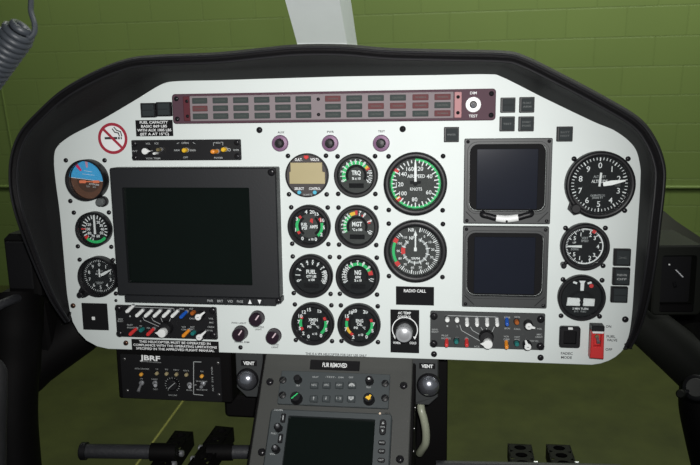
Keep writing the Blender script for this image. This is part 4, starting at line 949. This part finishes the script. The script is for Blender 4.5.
# right pod
c = W(677, 280, .86); e = world_thing('side_pod', c, 'black framed box with a recessed front right of the hood', 'equipment box', 'black pods at either side of the hood', (math.radians(-6), 0, math.radians(4)))
b = MB()
fr = MB(); fr.frame(0, 0, .058, .086, .040, .062, -.09, .004, STRUT, .006, .003, -.016, .002)
o_ = fr
for v in range(len(o_.v)): x, y, z = o_.v[v]; o_.v[v] = (x, -z, y)
world_part('case', o_, e, None)
b = MB(); b.box(0, .014, 0, .041, .004, .063, BLKM, .001); world_part('recess_back', b, e)
b = MB(); b.box(0, -.001, -.034, .040, .008, .010, POD, .002); world_part('lower_ledge', b, e)
b = MB(); b.tube([(.002, .011, .010), (.009, .005, .002)], .0011, STEEL, 8); b.tube([(.001, .011, -.006), (.001, .006, -.010)], .002, BLK, 8); world_part('latch', b, e)
b = MB(); b.lathe(-.0062, 0, [(.0011, 0), (.0010, .001), (.0001, .0014)], WPL, 10)
for v in range(len(b.v)): x, y, z = b.v[v]; b.v[v] = (x, .011-z, y+.0165)
world_part('white_dot', b, e, 'tiny white dot')
# fairing behind right pod
e = world_thing('fairing', W(685, 240, 1.05), 'olive grey sloping fairing behind the right pod', 'fairing'); o = e.location
def hexa(front, d0, back, d1, m, mb):
    A = [tuple(W(x, y, d0)-o) for x, y in front]; B = [tuple(W(x, y, d1)-o) for x, y in back]
    mb.loft([B, A], m, True, True, True)
b = MB(); hexa([(655, 262), (716, 262), (716, 246), (700, 237), (676, 221), (664, 211), (655, 209)][::-1], .98, [(652, 262), (712, 262), (712, 248), (697, 240), (674, 226), (663, 217), (655, 215)][::-1], 1.14, FAIR, b)
world_part('shell', b, e)
# right strut, column, clamp knob
e = world_thing('cabin_strut', W(665, 345, 1.0), 'black diagonal cabin strut running down right from the hood', 'strut'); o = e.location
b = MB(); b.tube([W(634, 316, 1.0)-o, W(652, 330, .985)-o, W(678, 352, .97)-o, W(712, 382, .95)-o], [.030, .030, .032, .034], STRUT, 20); world_part('strut_tube', b, e)
e = world_thing('door_pillar', W(700, 430, .93), 'black door pillar at the lower right edge', 'pillar'); o = e.location
b = MB(); b.tube(smooth_path([W(704, 330, .98)-o, W(702, 380, .95)-o, W(701, 405, .93)-o, W(708, 440, .92)-o, W(716, 475, .91)-o, W(722, 520, .90)-o], 5), .027, POD, 18); world_part('pillar_tube', b, e)
b = MB(); b.box(*(W(692, 308, 1.04)-o), .10, .05, .14, POD, .01); world_part('upper_bracket', b, e)
e = world_thing('clamp_knob', W(697, 388, .86), 'round grey faced clamp knob at the right edge', 'knob'); o = e.location
fw = (CAM-o).normalized(); ax = (fw+Vector((-.25, 0, .1))).normalized()
b = MB(); b.tube([-ax*.02, ax*.004, ax*.006], [.0155, .0155, .013], BLK, 28); kb = world_part('knob_rim', b, e)
b = MB(); b.tube([ax*.005, ax*.0075], [.0115, .0105], GREY, 24); world_part('knob_face', b, e, 'grey knob face')
b = MB(); q = W(680.5, 394, .86)-o; b.tube([(q*.4), q*.85], .003, BLK, 10); b.tube([q*.86-fw*.004, q+fw*.001, q+fw*.004], [.0050, .0056, .004], STRUT, 16); world_part('set_screw', b, e, 'small grey set screw')
# left structures
e = world_thing('door_pillar', W(15, 420, .95), 'black door pillar at the lower left with a bracket reaching to the panel', 'pillar'); o = e.location
b = MB(); b.tube(smooth_path([W(14, 300, .99)-o, W(13, 340, .97)-o, W(11, 380, .95)-o, W(10, 420, .94)-o, W(13, 470, .92)-o, W(18, 530, .90)-o], 5), [.038]*5+[.036]*5+[.034]*16, POD, 20); world_part('pillar_tube', b, e)
b = MB(); b.tube(smooth_path([W(-6, 392, 1.02)-o, W(34, 361, 1.05)-o, W(87, 323, 1.07)-o, W(125, 296, 1.09)-o], 5), [.040]*5+[.038]*5+[.036]*6, POD, 18); world_part('bracket_arm', b, e)
b = MB(); b.box(*(W(30, 325, 1.04)-o), .085, .05, .10, POD, .012); world_part('gusset', b, e)
e = world_thing('grab_rail', W(6, 300, .93), 'thin dark rail at the left edge below the pod', 'rail'); o = e.location
b = MB(); b.tube([W(-12, 312, .92)-o, W(2, 304, .93)-o, W(14, 299, .95)-o, W(30, 297, 1.0)-o], .006, RUB, 12); world_part('rail_tube', b, e)
e = world_thing('seat_edge', W(0, 420, .80), 'dark grey padded edge at the lower left border', 'seat'); o = e.location
b = MB(); b.tube(smooth_path([W(-9, 362, .80)-o, W(-5, 372, .80)-o, W(-5, 400, .79)-o, W(-6, 440, .78)-o, W(-6, 500, .76)-o], 5), [.006, .008, .0095, .0105, .0115]+[.0125]*16, mat('grey_vinyl', (.010, .010, .012), .6), 16); world_part('padding', b, e)

# =================================================================== PEDALS
def holes_arm(mb, a, bpt, width, thick, m, n):
    """perforated channel from a to b: two cheeks, a top plate with punched holes"""
    d = (bpt-a); L = d.length; d.normalize(); side = Vector((1, 0, 0)); side = (side-d*side.dot(d)).normalized(); up = side.cross(d).normalized()
    if up.dot(CAM-a) < 0: up = -up
    hole = width*.20; seg = 12
    cell = L/n
    for k in range(n):
        c = a+d*(cell*(k+.5))
        outer = []; inner = []
        for q in range(seg*1):
            an = 2*PI*q/seg; cx_, sx_ = math.cos(an), math.sin(an)
            mxx = max(abs(cx_), abs(sx_))
            outer.append(c+side*(cx_/mxx*width/2)+d*(sx_/mxx*cell/2)); inner.append(c+side*(cx_*hole*1.25)+d*(sx_*hole))
        mb.loft([[tuple(p) for p in outer], [tuple(p) for p in inner], [tuple(p-up*thick*.25) for p in inner]], m)
    for s_ in (-1, 1):
        p = a+side*(s_*width/2); q = bpt+side*(s_*width/2)
        t_ = side*(s_*-.002)
        mb.loft([[tuple(p), tuple(p+t_), tuple(p+t_-up*thick), tuple(p-up*thick)], [tuple(q), tuple(q+t_), tuple(q+t_-up*thick), tuple(q-up*thick)]], m, True, True, True)
    p = a; mb.loft([[tuple(a-side*width/2), tuple(a+side*width/2), tuple(a+side*width/2-up*thick), tuple(a-side*width/2-up*thick)], [tuple(a-side*width/2+d*.002), tuple(a+side*width/2+d*.002), tuple(a+side*width/2-up*thick+d*.002), tuple(a-side*width/2-up*thick+d*.002)]], m, True, True, True)
def pedal(a_px, a_d, b_px, b_d, label, bar, width=.027, extra=None):
    A = W(*a_px, a_d); B = W(*b_px, b_d)
    e = world_thing('rudder_pedal', A, label, 'pedal', 'perforated black rudder pedals'); o = A.copy()
    b = MB(); holes_arm(b, A-o, B-o, width, .022, POD, 6); world_part('pedal_arm', b, e)
    if bar:
        P, Q, r = bar; P = W(*P); Q = W(*Q)
        d = (P-Q).normalized()
        b = MB(); b.tube([P-o, Q-o], r, RUB, 20); world_part('foot_bar', b, e, 'ribbed rubber foot bar')
        if extra:
            b = MB(); b.tube([P-o-d*.004, P-o+d*.003, P-o+d*.005], [r*1.25, r*1.25, r*1.0], BLK, 20); world_part('bar_end_cap', b, e)
        b = MB(); b.tube([Q-o+d*.012, Q-o-d*.022], r*1.25, POD, 18); world_part('bar_collar', b, e)
    fwd = (CAM-A).normalized(); mid = A.lerp(B, .52)-o
    for k in (0, 1):
        sgn = 1 if a_px[0] < 200 or a_px[0] > 500 else -1
        c_ = A.lerp(B, .38+.2*k)-o+Vector((sgn*width*.55, 0, -.004)); b = MB(); b.tube([c_-Vector((sgn*.003, 0, 0)), c_+Vector((sgn*.002, 0, 0)), c_+Vector((sgn*.0035, 0, 0))], [.0045, .0045, .0025], STEEL, 12); world_part('pivot_bolt', b, e, 'bright steel bolt')
    foot = Vector((B.x, B.y, 1.345)); b = MB(); b.tube([B-o-Vector((0, 0, .006)), B.lerp(foot, .5)-o, foot-o], .009, POD, 14); world_part('pedal_stalk', b, e)
    return e
pedal((184, 431), 1.02, (146, 486), .90, 'black perforated pedal with a long ribbed foot bar, leftmost of the four', ((84, 451, .96), (160, 452, .96), .0095), extra=True)
pedal((224.5, 426.5), 1.02, (186, 482), .90, 'black perforated pedal nearest the left side of the centre console', ((262, 452, .97), (224, 452, .97), .0092))
pedal((519.5, 444), 1.05, (528, 492), .93, 'black perforated pedal right of the console, the nearer to it of the right pair', None, .034)
pedal((558, 444.5), 1.05, (573, 492), .93, 'black perforated pedal right of the console, the farther from it of the right pair', None, .034)
e = world_thing('pedal_cross_tube', W(530, 470, .97), 'dark cross tube behind the two right pedals at the bottom edge', 'tube'); o = e.location
b = MB(); b.tube([W(436, 466.5, 1.0)-o, W(620, 470.5, .98)-o], .0085, RUB, 16); world_part('tube_body', b, e)

# =================================================================== ROOM
def struct(name, mb, loc=(0, 0, 0)):
    o = bpy.data.objects.new(name, mb.mesh(name)); COL.objects.link(o); o.location = loc; o['kind'] = 'structure'; return o
WALL_Y = 4.55
def wall_mat():
    m = bpy.data.materials.new('painted_block_wall'); m.use_nodes = True; nt = m.node_tree; b = nt.nodes['Principled BSDF']
    tc = nt.nodes.new('ShaderNodeTexCoord'); sp = nt.nodes.new('ShaderNodeSeparateXYZ'); cb = nt.nodes.new('ShaderNodeCombineXYZ')
    nt.links.new(tc.outputs['Object'], sp.inputs[0]); nt.links.new(sp.outputs['X'], cb.inputs['X']); nt.links.new(sp.outputs['Z'], cb.inputs['Y'])
    mp = nt.nodes.new('ShaderNodeMapping'); mp.inputs['Location'].default_value = (WALL_OFF[0], WALL_OFF[1], 0); nt.links.new(cb.outputs[0], mp.inputs[0])
    br = nt.nodes.new('ShaderNodeTexBrick'); br.inputs['Scale'].default_value = 1; br.inputs['Brick Width'].default_value = .406; br.inputs['Row Height'].default_value = .203
    br.inputs['Mortar Size'].default_value = .004; br.inputs['Mortar Smooth'].default_value = .6; br.offset = .5
    br.inputs['Color1'].default_value = (.122, .172, .042, 1); br.inputs['Color2'].default_value = (.116, .165, .040, 1); br.inputs['Mortar'].default_value = (.108, .153, .037, 1)
    nt.links.new(mp.outputs[0], br.inputs[0])
    nz = nt.nodes.new('ShaderNodeTexNoise'); nz.inputs['Scale'].default_value = 1.3; nz.inputs['Detail'].default_value = 4; nt.links.new(tc.outputs['Object'], nz.inputs['Vector'])
    mr = nt.nodes.new('ShaderNodeMapRange'); mr.inputs[3].default_value = .9; mr.inputs[4].default_value = 1.1; nt.links.new(nz.outputs['Fac'], mr.inputs[0])
    mx = nt.nodes.new('ShaderNodeMix'); mx.data_type = 'RGBA'; mx.blend_type = 'MULTIPLY'; mx.inputs[0].default_value = 1
    nt.links.new(br.outputs['Color'], mx.inputs[6]); nt.links.new(mr.outputs[0], mx.inputs[7]); nt.links.new(mx.outputs[2], b.inputs['Base Color'])
    bp = nt.nodes.new('ShaderNodeBump'); bp.inputs['Strength'].default_value = .5; bp.inputs['Distance'].default_value = .003; bp.invert = True
    nt.links.new(br.outputs['Fac'], bp.inputs['Height']); nt.links.new(bp.outputs['Normal'], b.inputs['Normal'])
    b.inputs['Roughness'].default_value = .55
    return m
WALL_OFF = (.10, .06)
WM = wall_mat()
b = MB(); b.box(0, .1, 2.75, 14, .2, 5.5, WM); struct('wall_back', b, (0, WALL_Y, 0))
def floor_mat():
    m = bpy.data.materials.new('painted_floor'); m.use_nodes = True; nt = m.node_tree; b = nt.nodes['Principled BSDF']
    tc = nt.nodes.new('ShaderNodeTexCoord'); nz = nt.nodes.new('ShaderNodeTexNoise'); nz.inputs['Scale'].default_value = 3.2; nz.inputs['Detail'].default_value = 6; nz.inputs['Roughness'].default_value = .65
    nt.links.new(tc.outputs['Object'], nz.inputs['Vector'])
    cr = nt.nodes.new('ShaderNodeValToRGB'); cr.color_ramp.elements[0].position = .3; cr.color_ramp.elements[0].color = (.020, .0235, .006, 1); cr.color_ramp.elements[1].position = .72; cr.color_ramp.elements[1].color = (.035, .041, .0095, 1)
    nt.links.new(nz.outputs['Fac'], cr.inputs[0]); nt.links.new(cr.outputs[0], b.inputs['Base Color']); b.inputs['Roughness'].default_value = .5; b.inputs['Specular IOR Level'].default_value = .25
    return m
b = MB(); b.box(0, 1.5, -.05, 14, 9, .1, floor_mat()); struct('floor', b)
tm = mat('wall_trim_green', (.14, .20, .05), .5)
def on_wall(px, py):
    d = ray(px, py); k = (WALL_Y-CAM.y)/d.y; return CAM+d*k
def on_floor(px, py):
    d = ray(px, py); k = -CAM.z/d.z; return CAM+d*k
zl = on_wall(340, 186.5).z
b = MB(); b.box(0, 0, 0, 14, .014, .016, tm, .004); struct('trim_1', b, (0, WALL_Y-.008, zl))
p = on_wall(4, 100); b = MB(); b.box(0, 0, 0, .008, .006, 5.4, tm, .002); struct('trim_2', b, (p.x, WALL_Y-.005, 2.72))
# yellow floor line
a = on_floor(183, 401); c = on_floor(140, 460); d = (a-c); d.z = 0; L = d.length; ang = math.atan2(d.y, d.x)
o = bpy.data.objects.new('floor_line', None)
bb = MB(); bb.rr(0, 0, 4.2, .010, .0, .002, mat('worn_yellow_paint', (.15, .15, .03), .6, var=.3), 0)
o = bpy.data.objects.new('floor_line', bb.mesh('floor_line')); COL.objects.link(o); o.location = ((a.x+c.x)/2, (a.y+c.y)/2, 0); o.rotation_euler = (0, 0, ang); tag(o, 'worn yellow painted line on the green floor', 'floor marking')

# cabin floor under the pedals and console (below the photograph's frame)
b = MB(); b.box(0, 0, 0, 1.5, 1.1, .03, BLKM, .003); struct('floor_cabin', b, (-.1, CAM.y+.55, 1.33))
# =================================================================== LIGHT
FLASH = 41
def area(name, loc, target, size, power, col=(1, 1, 1), sy=None):
    l = bpy.data.lights.new(name, 'AREA'); l.energy = power; l.color = col; l.size = size
    if sy: l.shape = 'RECTANGLE'; l.size_y = sy
    o = bpy.data.objects.new(name, l); COL.objects.link(o); o.location = loc
    o.rotation_euler = (Vector(target)-Vector(loc)).to_track_quat('-Z', 'Y').to_euler(); return o
fl = CAM - C_D*.055 + C_R*.03 - C_F*.02
sl = bpy.data.lights.new('camera_flash', 'SPOT'); sl.energy = FLASH; sl.color = (1, .985, .965); sl.spot_size = math.radians(69); sl.spot_blend = 1; sl.shadow_soft_size = .018
so = bpy.data.objects.new('camera_flash', sl); COL.objects.link(so); so.location = fl
fx, fy = PAN.un(330, 200); ft = PAN.o+PAN.ex*fx+PAN.ey*fy
so.rotation_euler = (ft-fl).to_track_quat('-Z', 'Y').to_euler()
area('hangar_and_fill_light', (1.1, 2.9, 5.3), (.9, WALL_Y, 2.0), 2.2, 205, (.98, 1, .92), .6)
area('hangar_and_fill_light', (-2.4, 3.0, 5.3), (-2.4, WALL_Y, 2.0), 2.0, 82, (.98, 1, .92), .6)
area('hangar_and_fill_light', (3.4, 1.6, 5.3), (2.2, 2.6, 0), 1.6, 80, (.98, 1, .92), .6)  # added fill lamp, no known fixture: brightens the floor and wall on the right
w = bpy.data.worlds.new('hangar'); S.world = w; w.use_nodes = True
w.node_tree.nodes['Background'].inputs[0].default_value = (.85, .95, 1, 1); w.node_tree.nodes['Background'].inputs[1].default_value = .075

# =================================================================== CAMERA
cd = bpy.data.cameras.new('camera'); co = bpy.data.objects.new('camera', cd); COL.objects.link(co); S.camera = co
cd.sensor_width = 36; cd.lens = F/700*36; cd.dof.use_dof = True; cd.dof.focus_distance = .92; cd.dof.aperture_fstop = 13; cd.clip_start = .02; cd.clip_end = 100
U, B_ = -C_D, -C_F
co.matrix_world = Matrix(((C_R.x, U.x, B_.x, CAM.x), (C_R.y, U.y, B_.y, CAM.y), (C_R.z, U.z, B_.z, CAM.z), (0, 0, 0, 1)))
S.view_settings.view_transform = 'Standard'; S.view_settings.look = 'None'; S.view_settings.exposure = 0; S.view_settings.gamma = 1; S.view_settings.use_curve_mapping = False
